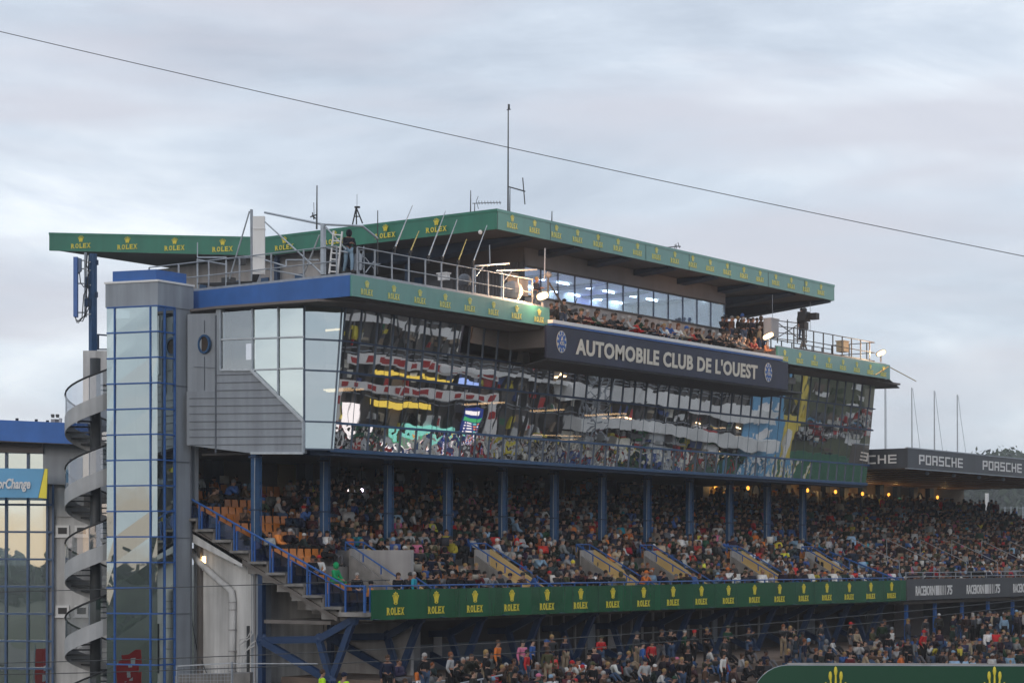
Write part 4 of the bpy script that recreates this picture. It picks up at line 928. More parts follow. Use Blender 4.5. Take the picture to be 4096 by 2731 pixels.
# ================================================================ OPPOSITE SIDE (seen mirrored in the facade)
PB = thing('pit_building', (160, 6, -9.6), 'long dark pit building opposite with white balcony bands, mirrored in the facade', 'building')
mb = MB().box(100, 118, -30, 9, -9.6, 8).box(118, 199, -30, 9, -9.6, 11.0)
obj('wall', mb, mat('pit_wall', (.115, .11, .105), .7, .3, noise=(.15, .4)), PB)
M['band'] = mat('band_white', (.8, .8, .79), .6, .3, noise=(.3, .25))
for (x0, x1, z0, z1, zc_, yo) in ((150, 196, 7.8, 9.2, .9, .5), (158, 197, 4.2, 5.6, .5, 1.2), (118, 160, 8.2, 8.9, .3, .4), (120, 196, 11, 11.6, .5, 1.5), (140, 170, 5.4, 5.8, .2, .8), (160, 197, 1.5, 2.6, .6, 2)):
    bmb = MB()
    for k in range(26):
        a = x0+(x1-x0)*k/26; b = x0+(x1-x0)*(k+1)/26; f1_ = zc_*math.sin(math.pi*k/26*1.7); f2_ = zc_*math.sin(math.pi*(k+1)/26*1.7)
        bmb.prism([(a, 9, z0+f1_), (b, 9, z0+f2_), (b, 9, z1+f2_*.6), (a, 9, z1+f1_*.6)], (0, yo, 0))
    obj('balcony_band', bmb, M['band'], PB)
rnd = random.Random(21)
pal = [(.8, .8, .8), (.8, .77, .68), (.5, .52, .54), (.12, .12, .13), (.45, .03, .03), (.65, .55, .05), (.05, .1, .3), (.35, .3, .22), (.02, .14, .07)]
pm = [mat('pit_paint', c, .5, .4, noise=(1.5, .3)) for c in pal]
mb = MB()
for k in range(260):
    x = rnd.uniform(128, 186); z = rnd.uniform(-4.4, -.9)+(x-130)*.055; h = rnd.uniform(.15, 1.1); L2 = rnd.uniform(.3, 2.6)
    mb.box(x, x+L2, 9, 9+rnd.uniform(.2, 1.4), z, z+h, pm[min(8, int(rnd.triangular(0, 9, .5)))])
obj('garage_equipment', mb, None, PB)
mb = MB()
for k in range(520):
    x = rnd.uniform(119, 197); z = rnd.choice((-.6, .8, 3.2, 4.4, 6.8, 7.6, 10)) + rnd.uniform(-.5, .5); mb.box(x, x+rnd.choice((rnd.uniform(.1, .5), rnd.uniform(.2, 1.2))), 9, 9.3, z, z+rnd.uniform(.15, 1.1), rnd.choice(pm+[M['warm'], M['brown'], M['warm']]))
for k in range(46):
    x = 119+k*1.7; mb.box(x, x+.12, 9, 9.5, -9, 11, M['dark'])
for z in (-.9, 2.6, 2.95, 6.1, 6.45, 9.5, 9.9):
    mb.box(119, 197, 9.3, 9.36, z, z+.07, M['galv'])
for k in range(30):
    x = rnd.uniform(119, 196); z = rnd.choice((-.3, 3.0, 6.6)); mb.box(x, x+rnd.uniform(1, 2.6), 9.0, 9.06, z, z+rnd.uniform(1.4, 2.4), rnd.choice((M['black'], M['brown'], M['warm'], M['band'])))
obj('balcony_clutter', mb, None, PB)
for k in range(12):
    x = rnd.uniform(145, 192); obj('pit_lamp', MB().box(x, x+rnd.uniform(.3, 1.6), 9.2, 9.35, (z := rnd.choice((-.2, .3, 3.0, 6.2)))-.05, z+.12), wl2, PB)
obj('green_boards', MB().box(173, 192, 9, 9.4, -3.8, .4, pm[8]).box(172, 192, 9, 9.5, 1.0, 1.9, mat('bright_green', (.03, .35, .12), .4, .5)), None, PB)
orr = mat('orange_overall', (.75, .12, .03), .7, .3)
mb = MB()
for k in range(9): x = 176+k*1.4+rnd.uniform(-.3, .3); mb.ball((x, 9.8, -2.9), .5, orr, sq=(.8, .4, 1.9))
obj('crew_figures', mb, None, PB)
scaf = thing('scaffold_tower', (161.5, 10.5, -9.6), 'slim lattice scaffold tower opposite, mirrored in the middle of the facade', 'tower')
mb = MB()
for k in range(13):
    z = -9.5+k*1.7
    for a, b in (((161, 10), (163, 10)), ((163, 10), (163, 12)), ((161, 10), (161, 12))): mb.bar((a[0], a[1], z), (b[0], b[1], z+1.7), .09).bar((b[0], b[1], z), (a[0], a[1], z+1.7), .09).bar((a[0], a[1], z), (b[0], b[1], z), .07)
for x, y in ((161, 10), (163, 10), (161, 12), (163, 12)): mb.bar((x, y, -9.6), (x, y, 12.5), .12)
obj('lattice', mb, M['galv'], scaf)
gs = thing('giant_screen', (137, 9.6, -2), 'giant screen framed in white and red banners, mirrored left in the facade', 'screen')
wb = mat('banner_white', (.8, .78, .76), .7, .3, noise=(1, .1)); rb_ = mat('banner_red', (.42, .03, .03), .6, .3, noise=(2, .15))
mb = MB()
def strip(x0, x1, z0, z1, vert=False):
    mb.box(x0, x1, 9.5, 9.6, z0, z1, wb)
    L2 = (z1-z0) if vert else (x1-x0); n = int(L2/1.75)
    for k in range(n):
        c = (k+.5)*L2/n
        if vert: mb.box(x0+.12, x1-.12, 9.6, 9.63, z0+c-.36, z0+c+.36, rb_)
        else: mb.box(x0+c-.45, x0+c+.45, 9.6, 9.63, z0+.15, z1-.15, rb_)
strip(128.0, 148, 5.2, 6.0); strip(127.0, 149, 3.05, 3.8); strip(127.0, 127.9, -3, 3.05, True); strip(148.1, 149, -3.5, 3.05, True)
obj('banner_frame', mb, None, gs)
ey = emis('screen_yellow', (1, .72, .12), .9); ew = emis('screen_white', (1, .93, .95), 1.3); eg = emis('screen_green', (.08, .5, .2), 1.0); eb = emis('screen_blue', (.02, .05, .28), .9); ec = emis('screen_cyan', (.3, .85, .75), .9); eo = emis('screen_orange', (1, .3, .1), 1.2)
mb = MB().box(132, 140, 9.45, 9.5, 2.0, 2.5, ey).box(132, 142, 9.45, 9.5, 4.45, 4.75, ey).box(128.4, 131, 9.45, 9.5, -.2, 1.9, ew).box(133, 143, 9.45, 9.5, -1.9, -.9, ew).box(135, 143, 9.45, 9.5, -.9, -.1, eg).box(136, 143, 9.45, 9.5, -.1, .6, ec)
mb.box(144, 146.9, 9.45, 9.5, -2.2, 2.5, eb).box(144.1, 146.8, 9.5, 9.52, 1.4, 1.75, eg).box(144.3, 146, 9.5, 9.52, 2.0, 2.3, ew).box(143, 146, 9.45, 9.5, 4.3, 4.8, emis('screen_lilac', (.35, .5, 1), 1.2))
for k in range(11): z = 1.15-k*.3; mb.box(144.4, 144.6, 9.5, 9.52, z, z+.14, ew).box(144.8, 145.5, 9.5, 9.52, z, z+.14, ew).box(145.7, 146.1, 9.5, 9.52, z, z+.16, eo if k % 3 else ec).box(146.3, 146.7, 9.5, 9.52, z, z+.14, ew if k % 2 else eo)
for k in range(30): x = rnd.uniform(133, 143); mb.box(x, x+rnd.uniform(.3, 1.2), 9.5, 9.52, (z := rnd.uniform(-2.2, .3)), z+.15, rnd.choice((eg, ey, eo, ew, eb)))
obj('display', mb, None, gs)
mb = MB()
for k in range(60): x = rnd.uniform(128, 146); mb.box(x, x+rnd.uniform(.2, .7), 9.3, 10+rnd.uniform(0, 1), (z := rnd.uniform(-5, -2.4)), z+rnd.uniform(.2, .9), rnd.choice(pm+[orr, M['black'], M['black']]))
obj('team_equipment', mb, None, PB)
bb = thing('banner_tower', (195, 9, -9.6), 'tall pale blue and yellow advertising banner tower opposite, mirrored right of centre', 'banner')
b1 = mat('banner_blue', (.14, .36, .58), .6, .3, noise=(.3, .2)); b2 = mat('banner_yellow', (.75, .58, .10), .6, .3, noise=(.4, .2))
mb = MB().box(192.5, 200, 9, 9.6, -9.6, 16, b1).box(200.2, 203.5, 8.9, 9.5, -9.6, 5, b2).box(200.6, 202.4, 9.5, 9.7, -5, 3.5, wb).box(203.5, 204.6, 9, 9.5, 4, 11, b2)
for k in range(9): z = -7+k*1.5; mb.prism([(194.2, 9.6, z), (197.6, 9.6, z+.5), (197.6, 9.6, z+1.3), (194.2, 9.6, z+.8)], (0, .05, 0), wb)
obj('banner', mb, None, bb)
hb = thing('banner_wall', (225, 8, -9.6), 'navy, white and yellow banner wall above the banking opposite, mirrored at the far end', 'banner')
mb = MB().box(204, 262, 7, 7.4, 12.2, 18, M['navy']).box(203, 230, 6.9, 7.3, 10.6, 12.2, b1).box(250, 262, 7.4, 7.8, 8.5, 15, b2).box(236, 243, 7.4, 7.6, 9.5, 14.5, wb)
for k in range(5): mb.box(212+k*3.6, 214.8+k*3.6, 7.4, 7.5, 13.8, 15.2, emis('pale_pink', (1, .78, .82), .7) if k == 0 else wb)
obj('banner', mb, None, hb)
olive = mat('banking_grass', (.12, .135, .085), .9, .2, noise=(.1, .5))
mb = MB().prism([(199, 6, -9.6), (290, 6, -9.6), (290, 6, 11), (240, 6, 9), (222, 6, 10.5), (205, 6, 8.2), (199, 6, 2)], (0, -20, 0))
obj('banking', mb, olive, kind='structure')
mb = MB()
for k in range(700): 
    x = rnd.uniform(206, 262); lo = 1.5+(x-206)*.09; z = lo+rnd.uniform(0, 1.2+(x-206)*.09); s = rnd.uniform(.16, .34); mb.box(x, x+s, 6.2, 6.6, z, z+s*1.8, rnd.choice(pm[:5]+[M['black'], M['skin'] if 0 else M['black'], wb]))
for k in range(60):
    x = rnd.uniform(204, 258); z = rnd.uniform(-2, 9); mb.box(x, x+rnd.uniform(.6, 3.5), 6.1, 6.3, z, z+rnd.uniform(.2, 1.1), rnd.choice((M['band'], M['conc'], M['dark'], M['step'], M['leaf'], b1)))
obj('banking_crowd', mb, kind='stuff', label='distant spectators on the banking opposite, mirrored in the facade', cat='crowd')
sg_ = thing('green_sign', (240, 8.5, -4), 'bright green and yellow sign board opposite, mirrored in the last facade panes', 'sign')
obj('board', MB().box(232, 256, 8.3, 8.5, -3.2, 1.2, mat('sign_green', (.05, .42, .06), .4, .5)).box(236, 238, 8.5, 8.55, -1, .6, yel).box(240, 243, 8.5, 8.55, -2, .8, yel).box(245, 252, 8.5, 8.55, -2.6, -1.4, yel).box(200, 232, 8.2, 8.4, -4.5, 1.0, pm[8]), None, sg_)
# ================================================================ PEOPLE
def skin_grow(name, J, E, root, sub=1, only=None, scale=1.0, rmin=0):
    """J: name -> (x,y,z,r); E: list of joint pairs; one continuous skinned surface"""
    E = [e_ for e_ in E if only is None or (e_[0] in only and e_[1] in only)]
    used = []; 
    for a, b in E:
        for k in (a, b):
            if k not in used: used.append(k)
    me = bpy.data.meshes.new(name); me.from_pydata([J[k][:3] for k in used], [(used.index(a), used.index(b)) for a, b in E], [])
    o = bpy.data.objects.new(name, me); COL.objects.link(o)
    o.modifiers.new('s', 'SKIN')
    for i, k in enumerate(used):
        sv = me.skin_vertices[0].data[i]; r = max(J[k][3]*scale, rmin); sv.radius = (r, r); sv.use_root = (k == (root if root in used else used[0]))
    if sub: m = o.modifiers.new('d', 'SUBSURF'); m.levels = sub; m.render_levels = sub
    dg = bpy.context.evaluated_depsgraph_get(); r = bpy.data.meshes.new_from_object(o.evaluated_get(dg)); r.name = name
    bpy.data.objects.remove(o); bpy.data.meshes.remove(me)
    r.polygons.foreach_set('use_smooth', [True]*len(r.polygons)); return r
def hand(J, E, s, el, wr, curl):
    """palm, thumb and four fingers at the wrist, pointing along the forearm"""
    e_ = Vector(J[el][:3]); w_ = Vector(wr); d = (w_-e_).normalized(); sd_ = Vector((s, 0, 0)); sd_ = (sd_-d*sd_.dot(d)).normalized(); dn = d.cross(sd_)*s
    if dn.z > 0: dn = -dn
    J['palm'+str(s)] = (*(w_+d*.065), .030); E.append(('wr'+str(s), 'palm'+str(s)))
    for i, (o, L1) in enumerate(((-.034, .075), (-.012, .085), (.011, .080), (.033, .062))):
        a = w_+d*.10+sd_*o; b = a+d*L1*.55+dn*L1*curl*.3; c = b+d*L1*.4+dn*L1*curl*.6
        for nm, p, r in (('f%da' % i, a, .0105), ('f%db' % i, b, .009), ('f%dc' % i, c, .0075)): J[nm+str(s)] = (*p, r)
        E += [('palm'+str(s), 'f%da%d' % (i, s)), ('f%da%d' % (i, s), 'f%db%d' % (i, s)), ('f%db%d' % (i, s), 'f%dc%d' % (i, s))]
    a = w_+d*.05-sd_*.045+dn*.01; b = a+d*.045-sd_*.012+dn*.015
    J['t0'+str(s)] = (*a, .011); J['t1'+str(s)] = (*b, .009); E += [('palm'+str(s), 't0'+str(s)), ('t0'+str(s), 't1'+str(s))]
def pose(kind, fat=1.0, lean=0.0, turn=0.0, arms='lap'):
    """faces -Y. returns joints and edges; z=0 is the floor"""
    J = {}; E = []
    seated = kind in ('seat', 'ground')
    hz = {'seat': .50, 'ground': .16, 'stand': .95, 'lean': .93, 'walk': .95}[kind]
    def up(z, dy=0, x=0): # torso point leaning forward
        return (x, -math.sin(lean)*(z)+dy, hz+math.cos(lean)*z)
    J['hip'] = (0, 0, hz, .125*fat)
    for n, z, r, dy in (('belly', .16, .125*fat, -.01), ('chest', .34, .135*fat, 0), ('up', .45, .10, .01), ('neck', .53, .052, 0), ):
        p = up(z, dy); J[n] = (*p, r)
    hd = Vector(up(.60)); hd.y -= .02; J['jaw'] = (hd.x, hd.y, hd.z, .068); J['head'] = (hd.x+.0, hd.y-.012, hd.z+.065, .088); J['crown'] = (hd.x, hd.y+.01, hd.z+.13, .070)
    J['nose'] = (hd.x, hd.y-.108, hd.z+.035, .014); J['chin'] = (hd.x, hd.y-.075, hd.z-.035, .025)
    E += [('hip', 'belly'), ('belly', 'chest'), ('chest', 'up'), ('up', 'neck'), ('neck', 'jaw'), ('jaw', 'head'), ('head', 'crown'), ('head', 'nose'), ('jaw', 'chin')]
    for s in (-1, 1):
        S = str(s)
        J['ear'+S] = (hd.x+s*.088, hd.y+.01, hd.z+.045, .016); E.append(('head', 'ear'+S))
        p = up(.44, 0, s*.185); J['sh'+S] = (*p, .058*fat**.5)
        J['hj'+S] = (s*.10, 0, hz-.02, .095*fat)
        E += [('up', 'sh'+S), ('hip', 'hj'+S)]
        sh = Vector(p)
        if arms == 'lap':
            el = sh+Vector((s*.06, -.10, -.27)); wr = Vector((s*.10, el.y-.20, el.z-.02-.06))
        elif arms == 'phone': el = sh+Vector((s*.05, -.20, -.17)); wr = Vector((s*.07, el.y-.12, el.z+.22))
        elif arms == 'side': el = sh+Vector((s*.07, .03, -.29)); wr = el+Vector((-s*.01, -.06, -.24))
        elif arms == 'pocket': el = sh+Vector((s*.11, .06, -.27)); wr = el+Vector((-s*.10, -.10, -.19))
        elif arms == 'chin': el = sh+Vector((s*.03, -.22, -.20)); wr = Vector((s*.04, hd.y-.10, hd.z-.09))
        elif arms == 'rail': el = sh+Vector((s*.06, -.13, -.24)); wr = el+Vector((-s*.10, -.22, .02))
        elif arms == 'hold': el = sh+Vector((s*.06, -.05, -.27)); wr = Vector((s*.05, el.y-.22, el.z+.06))
        J['el'+S] = (*el, .043); J['wr'+S] = (*wr, .029); E += [('sh'+S, 'el'+S), ('el'+S, 'wr'+S)]
        hand(J, E, s, 'el'+S, wr, 1.0 if arms != 'rail' else .4)
        if kind == 'seat': kn, an = (s*.13, -.44, .50), (s*.12, -.40-.03*s, .09)
        elif kind == 'ground': kn, an = (s*.15, -.40, .42+.04*s), (s*.12, -.68-.08*s, .09)
        elif kind == 'walk': kn, an = (s*.09, -.12*s-.04, .52), (s*.09, -.22*s+.08, .09)
        else: kn, an = (s*.11, -.02 if kind == 'stand' else .02, .50), (s*.13+.01, .03, .09)
        J['kn'+S] = (*kn, .062); J['cf'+S] = (*[k*.62+a*.38 for k, a in zip(kn, an)], .055); J['an'+S] = (*an, .04); J['toe'+S] = (an[0]+s*.03, an[1]-.17, .04, .036); J['heel'+S] = (an[0], an[1]+.03, .045, .038)
        E += [('hj'+S, 'kn'+S), ('kn'+S, 'cf'+S), ('cf'+S, 'an'+S), ('an'+S, 'toe'+S), ('an'+S, 'heel'+S)]
    return J, E
TOPJ = ['hip', 'belly', 'chest', 'up', 'sh-1', 'sh1', 'el-1', 'el1', 'wr-1', 'wr1', 'hj-1', 'hj1']
LEGJ = ['hip', 'hj-1', 'hj1', 'kn-1', 'kn1', 'cf-1', 'cf1', 'an-1', 'an1']
SHOE = ['an-1', 'toe-1', 'heel-1'], ['an1', 'toe1', 'heel1']
def cap_mesh(J, kind):
    hd = Vector(J['head'][:3]); mb = MB()
    if kind == 'hair': mb.ball(hd+Vector((0, .028, .040)), .108, n=12, sq=(.93, 1.0, .98))
    elif kind == 'long': mb.ball(hd+Vector((0, .03, .038)), .112, n=12, sq=(.95, 1.0, 1.0)); mb.ball(hd+Vector((0, .075, -.10)), .105, n=12, sq=(.9, .55, 1.5))
    elif kind == 'cap': mb.ball(hd+Vector((0, .012, .055)), .112, n=12, sq=(.95, 1.05, .88)); mb.prism([(-.07, hd.y-.08, hd.z+.055), (.07, hd.y-.08, hd.z+.055), (.05, hd.y-.19, hd.z+.035), (-.05, hd.y-.19, hd.z+.035)], (0, 0, .015))
    elif kind == 'hood':
        mb.ball(hd+Vector((0, .03, .0)), .145, n=12, sq=(.9, .9, 1.1))
    elif kind == 'beanie': mb.ball(hd+Vector((0, .015, .06)), .115, n=12, sq=(.95, 1.0, 1.05))
    me = bpy.data.meshes.new(kind); me.from_pydata(mb.v, [], mb.f); me.polygons.foreach_set('use_smooth', [True]*len(mb.f)); return me
POSES = {
 'seated': ('seat', 1.0, .12, 'lap'), 'seated_fwd': ('seat', 1.05, .42, 'chin'), 'seated_phone': ('seat', 1.0, .05, 'phone'), 'seated_big': ('seat', 1.2, .0, 'hold'),
 'standing': ('stand', 1.0, .02, 'side'), 'standing_pocket': ('stand', 1.08, .0, 'pocket'), 'standing_phone': ('stand', 1.0, -.02, 'phone'), 'standing_hold': ('walk', 1.0, .1, 'hold'),
 'leaning': ('lean', 1.0, .38, 'rail'), 'leaning_low': ('lean', 1.05, .62, 'rail'), 'ground': ('ground', 1.0, .2, 'lap'), 'ground_fwd': ('ground', 1.05, .45, 'hold')}
TP = {}
def finish_me(me, mats): 
    for q in mats: me.materials.append(q)
    return me
for pn, (kind, fat, lean, arms) in POSES.items():
    J, E = pose(kind, fat, lean, 0, arms)
    body = skin_grow('body', J, E, 'hip', 1); finish_me(body, [M['skin']])
    # dark eyes and mouth painted on the face polygons nearest to them
    body.materials.append(M['black'])
    hd = Vector(J['head'][:3])
    for s in (-1, 1):
        q = min(body.polygons, key=lambda p_: (p_.center-(hd+Vector((s*.033, -.085, .0)))).length); q.material_index = 1
    top = skin_grow('jacket', {k: (*v[:3], v[3]+(.022 if k[:2] != 'wr' else .014)) for k, v in J.items()}, E, 'hip', 1, TOPJ); finish_me(top, [M['cloth']])
    leg = skin_grow('trousers', {k: (*v[:3], v[3]+.016) for k, v in J.items()}, E, 'hip', 1, LEGJ); finish_me(leg, [M['cloth']])
    sh = [skin_grow('shoe', {k: (*v[:3], v[3]+.012) for k, v in J.items()}, E, SHOE[i][0], 0, SHOE[i]) for i in (0, 1)]
    for x in sh: finish_me(x, [M['cloth']])
    hats = {k: finish_me(cap_mesh(J, k), [M['hair' if k in ('hair', 'long') else 'cloth']]) for k in ('hair', 'long', 'cap', 'hood', 'beanie')}
    lo = {'body': skin_grow('b', J, [e_ for e_ in E if not any(x[0] in 'ft' and x[1].isdigit() or x.startswith('t0') or x.startswith('t1') or x.startswith('palm') for x in e_)], 'hip', 0), 'top': skin_grow('t', {k: (*v[:3], v[3]+.025) for k, v in J.items()}, E, 'hip', 0, TOPJ), 'leg': skin_grow('l', {k: (*v[:3], v[3]+.02) for k, v in J.items()}, E, 'hip', 0, LEGJ)}
    TP[pn] = dict(body=body, top=top, leg=leg, shoes=sh, hats=hats, lo=lo, J=J)
COLS = [('black', (.008, .008, .010), 32), ('navy', (.010, .014, .035), 12), ('charcoal', (.03, .032, .036), 12), ('grey', (.14, .15, .16), 7), ('pale grey', (.32, .33, .34), 4), ('white', (.55, .55, .54), 5), ('red', (.38, .018, .02), 4),
        ('dark green', (.015, .05, .03), 4), ('olive', (.06, .06, .03), 4), ('brown', (.07, .04, .025), 4), ('beige', (.32, .26, .18), 4), ('blue', (.03, .09, .28), 4), ('light blue', (.20, .32, .45), 3), ('maroon', (.10, .015, .02), 3), ('orange', (.55, .15, .03), 1.6), ('pink', (.5, .15, .25), 1), ('yellow', (.6, .5, .05), .6), ('turquoise', (.02, .25, .33), .5)]
LEGC = [('black', (.010, .010, .012), 10), ('denim', (.04, .07, .13), 7), ('grey', (.10, .10, .11), 3), ('beige', (.25, .2, .14), 2)]
HAIRC = [('black', (.010, .008, .007), 5), ('brown', (.05, .025, .012), 6), ('fair', (.26, .17, .07), 2), ('grey', (.28, .27, .26), 3), ('reddish', (.14, .045, .015), 1)]
SKINC = [((.30, .17, .12), 5), ((.24, .13, .09), 3), ((.10, .05, .035), 1), ((.38, .24, .18), 3)]
GAR = ['jacket', 'jacket', 'hoodie', 'coat', 'top', 'sweater']
PR = random.Random(99)
def pick(L, r=None): r = r or PR; return r.choices(L, [x[-1] for x in L])[0]
ONES = 'zero first second third fourth fifth sixth seventh eighth ninth tenth eleventh twelfth thirteenth fourteenth fifteenth sixteenth seventeenth eighteenth nineteenth'.split()
CARD = 'zero one two three four five six seven eight nine ten eleven twelve thirteen fourteen fifteen sixteen seventeen eighteen nineteen'.split()
TENS = '_ _ twenty thirty forty fifty sixty seventy eighty ninety'.split(); TENSO = '_ _ twentieth thirtieth fortieth fiftieth sixtieth seventieth eightieth ninetieth'.split()
def ordi(n):
    if n < 20: return ONES[n]
    if n < 100: return TENSO[n//10] if n % 10 == 0 else TENS[n//10]+'-'+ONES[n % 10]
    return 'hundred-and-'+ordi(n-100) if n > 100 else 'hundredth'
def person(ps, loc, rz, label_fn, group, top=None, leg=None, hat=None, scale=None, hatc=None):
    T = TP[ps]; tn, tcol, _ = top or pick(COLS); ln, lcol, _ = leg or pick(LEGC); hn, hcol, _ = pick(HAIRC)
    g = PR.choice(GAR)
    o = bpy.data.objects.new('person', T['body']); COL.objects.link(o); o.location = loc; o.rotation_euler = (0, 0, rz); s = scale or PR.uniform(.95, 1.06); o.scale = (s, s, s)
    sk = pick(SKINC)[0]; o.color = (*sk, 1)
    hat = hat or PR.choices(['hair', 'long', 'cap', 'beanie', 'hood'], [10, 4, 5, 1.5, 1.5])[0]
    if hat == 'hood': g = 'hoodie'
    cn, cc, _ = hatc or pick([c for c in COLS if c[0] not in ('pink', 'yellow', 'turquoise')])
    hc = hcol if hat in ('hair', 'long') else (tcol if hat == 'hood' else cc)
    for nm, me, c in ((g, T['top'], tcol), ('trousers', T['leg'], lcol), ('shoe', T['shoes'][0], (.03, .03, .03)), ('shoe', T['shoes'][1], (.03, .03, .03)), ({'hair': 'hair', 'long': 'hair', 'cap': 'cap', 'beanie': 'beanie', 'hood': 'hood'}[hat], T['hats'][hat], hc)):
        c_ = bpy.data.objects.new(nm, me); COL.objects.link(c_); c_.parent = o; c_.color = (*c, 1)
    desc = 'person in %s %s, %s' % (tn, g, {'hair': hn+' hair', 'long': 'long %s hair' % hn, 'cap': cn+' cap', 'beanie': cn+' beanie', 'hood': 'hood up'}[hat])
    o['label'] = label_fn(desc); o['category'] = 'person'; o['group'] = group
    return o
# --- seat grid: who is an individual, who belongs to the crowd mass
SEATP = ['seated', 'seated', 'seated_fwd', 'seated_phone', 'seated_big', 'seated']
def row_people(rowi, x0, x1, step, place_txt, group, prob, y, z, poses=SEATP, gate=lambda x: True, counter=None):
    x = x0; n = 0
    while x < x1:
        if gate(x) and PR.random() < prob(x):
            n += 1
            k = n
            person(PR.choice(poses), (x+PR.uniform(-.05, .05), y+PR.uniform(-.06, .06), z), PR.uniform(-.7, .9), lambda d, k=k: '%s, %s from left %s' % (d, ordi(k), place_txt), group)
            x += step*PR.uniform(.9, 1.3)
        else: x += step
    return n
cnt = {}
# front walkway seats of the stand (closest row) and first rows
g_ = 'spectators seated in the lower rows of the stand'
fy = 57.35
special = {'green': ('green', (.01, .28, .10), 1), 'teal': ('turquoise', (.02, .28, .38), 1), 'orange': ('orange', (.5, .2, .04), 1), 'red': ('red', (.5, .02, .02), 1), 'pink': ('pink', (.6, .12, .3), 1)}
row_people(0, 70.0, 92, .62, 'in the front row', g_, lambda x: .72, 57.15, -1.88, gate=lambda x: not any(abs(x-v-.6) < .6 for v in VOM))
TXT = 'second third fourth fifth sixth'.split()
for r in range(0, 5):
    row_people(r+1, 67.6, 78.5, .55, 'in the %s row' % TXT[r], g_, lambda x: (.30 if x < 69.5 else .86), rowY(r)+.52, rowZ(r)-.02, gate=lambda x, r=r: not in_vom(x, r) and not any(v-.1 < x < v+1.4 for v in VOM))
# hand-placed ones
def at_row(px, r): y = rowY(r)+.5; return (y*ratio(px), y, rowZ(r)-.02)
person('seated', at_row(1338, 1), .2, lambda d: 'person in bright green hooded suit sitting near the stepped edge of the stand', g_, special['green'], special['green'], 'hood')
person('standing', (W(1655, Y=56.4).x, 56.4, -2.2), .5, lambda d: 'person in turquoise jacket standing at the foot of the first gangway', g_, special['teal'], None, 'hair')
person('seated', at_row(1590, 7), -.3, lambda d: 'person in bright pink top between the third and fourth columns', g_, special['pink'], None, 'long')
person('standing_hold', at_row(2065, 4), .6, lambda d: 'person in bright red and yellow jacket near the second gangway', g_, special['red'], None, 'hair')
person('seated_big', (68.3, 57.2, -2.2), .5, lambda d: 'person in orange coat sitting at the near corner behind the railing', g_, special['orange'], None, 'cap')
person('seated', at_row(850, 11), -1.2, lambda d: 'person in navy vest sitting sideways alone at the top beside the tower', g_, None, None, 'cap')
# parapet line
gp = 'people leaning on the white parapet'
pxs = [2316, 2352, 2372, 2388, 2404, 2424, 2450, 2466, 2488, 2502, 2538, 2558, 2586, 2612, 2627, 2641, 2661, 2680, 2716, 2732, 2752, 2768, 2784, 2797, 2808, 2836, 2851, 2865, 2893, 2907, 2922, 2946, 2958, 2976, 2994, 3012]
for i, px in enumerate(pxs):
    y = 57.62+PR.uniform(0, .25); x = ratio(px)*y
    person(PR.choice(['leaning', 'leaning', 'leaning_low']), (x, y+.25, 10.36+PR.uniform(-.04, .12)), PR.uniform(-.9, .9), lambda d, i=i: '%s, %s from left along the white parapet' % (d, ordi(i+1)), gp, hat=PR.choice(['hair', 'hair', 'cap', 'long']), scale=PR.uniform(1.02, 1.14))
gq = 'people standing in front of the lounge corner'
for i, (px, Y, z) in enumerate(((2890, 60.5, 12.0), (2925, 60.3, 12.0), (2942, 59.9, 11.3), (2975, 59.6, 11.9), (2992, 60.1, 12.1), (3012, 59.7, 12.1), (3028, 60.3, 12.2), (3045, 60.0, 12.2), (2960, 58.9, 10.6), (2985, 58.7, 10.5), (2930, 60.7, 12.2), (2905, 60.9, 12.1), (2952, 60.5, 12.1), (2968, 60.8, 12.3), (3003, 60.6, 12.2), (3038, 59.5, 11.6), (3052, 60.4, 12.0))):
    person(PR.choice(['standing', 'standing_phone', 'standing_pocket']), (ratio(px)*Y, Y, z), PR.uniform(-.4, .9), lambda d, i=i: '%s, %s placed of the group standing by the lounge corner' % (d, ordi(i+1)), gq, top=PR.choice(COLS[:3]+COLS[9:11]))
for i, (px, Y, z, ps) in enumerate(((2142, 58.4, 11.8, 'standing_hold'), (2206, 58.3, 10.6, 'standing_phone'), (2225, 58.6, 10.9, 'standing'), (2252, 58.0, 10.9, 'standing_hold'), (2265, 57.9, 10.3, 'leaning'), (2292, 57.8, 10.25, 'leaning'), (2030, 59.8, 11.8, 'standing'))):
    person(ps, (ratio(px)*Y, Y, z), PR.uniform(-.6, .8), lambda d, i=i: '%s, %s from left in the group around the brightest floodlight' % (d, ordi(i+1)), 'crew around the brightest floodlight', top=PR.choice(COLS[:3]))
person('standing_hold', (67.75, 57.95, 12.03), -.5, lambda d: 'person in dark hoodie and pale jeans standing alone on the blue roof corner', None, ('black', (.010, .011, .02), 1), ('denim', (.20, .30, .40), 1), 'hood', 1.06)
person('standing_hold', (ratio(3066)*57.45, 57.5, 10.4), .2, lambda d: 'person in peach shirt with camera beside the right hand floodlight', None, ('peach', (.5, .22, .12), 1), None, 'cap')
person('standing', (ratio(3205)*58.6, 58.6, 12.75), -.3, lambda d: 'person in black coat operating the television camera on the platform', None, COLS[0], None, 'cap')
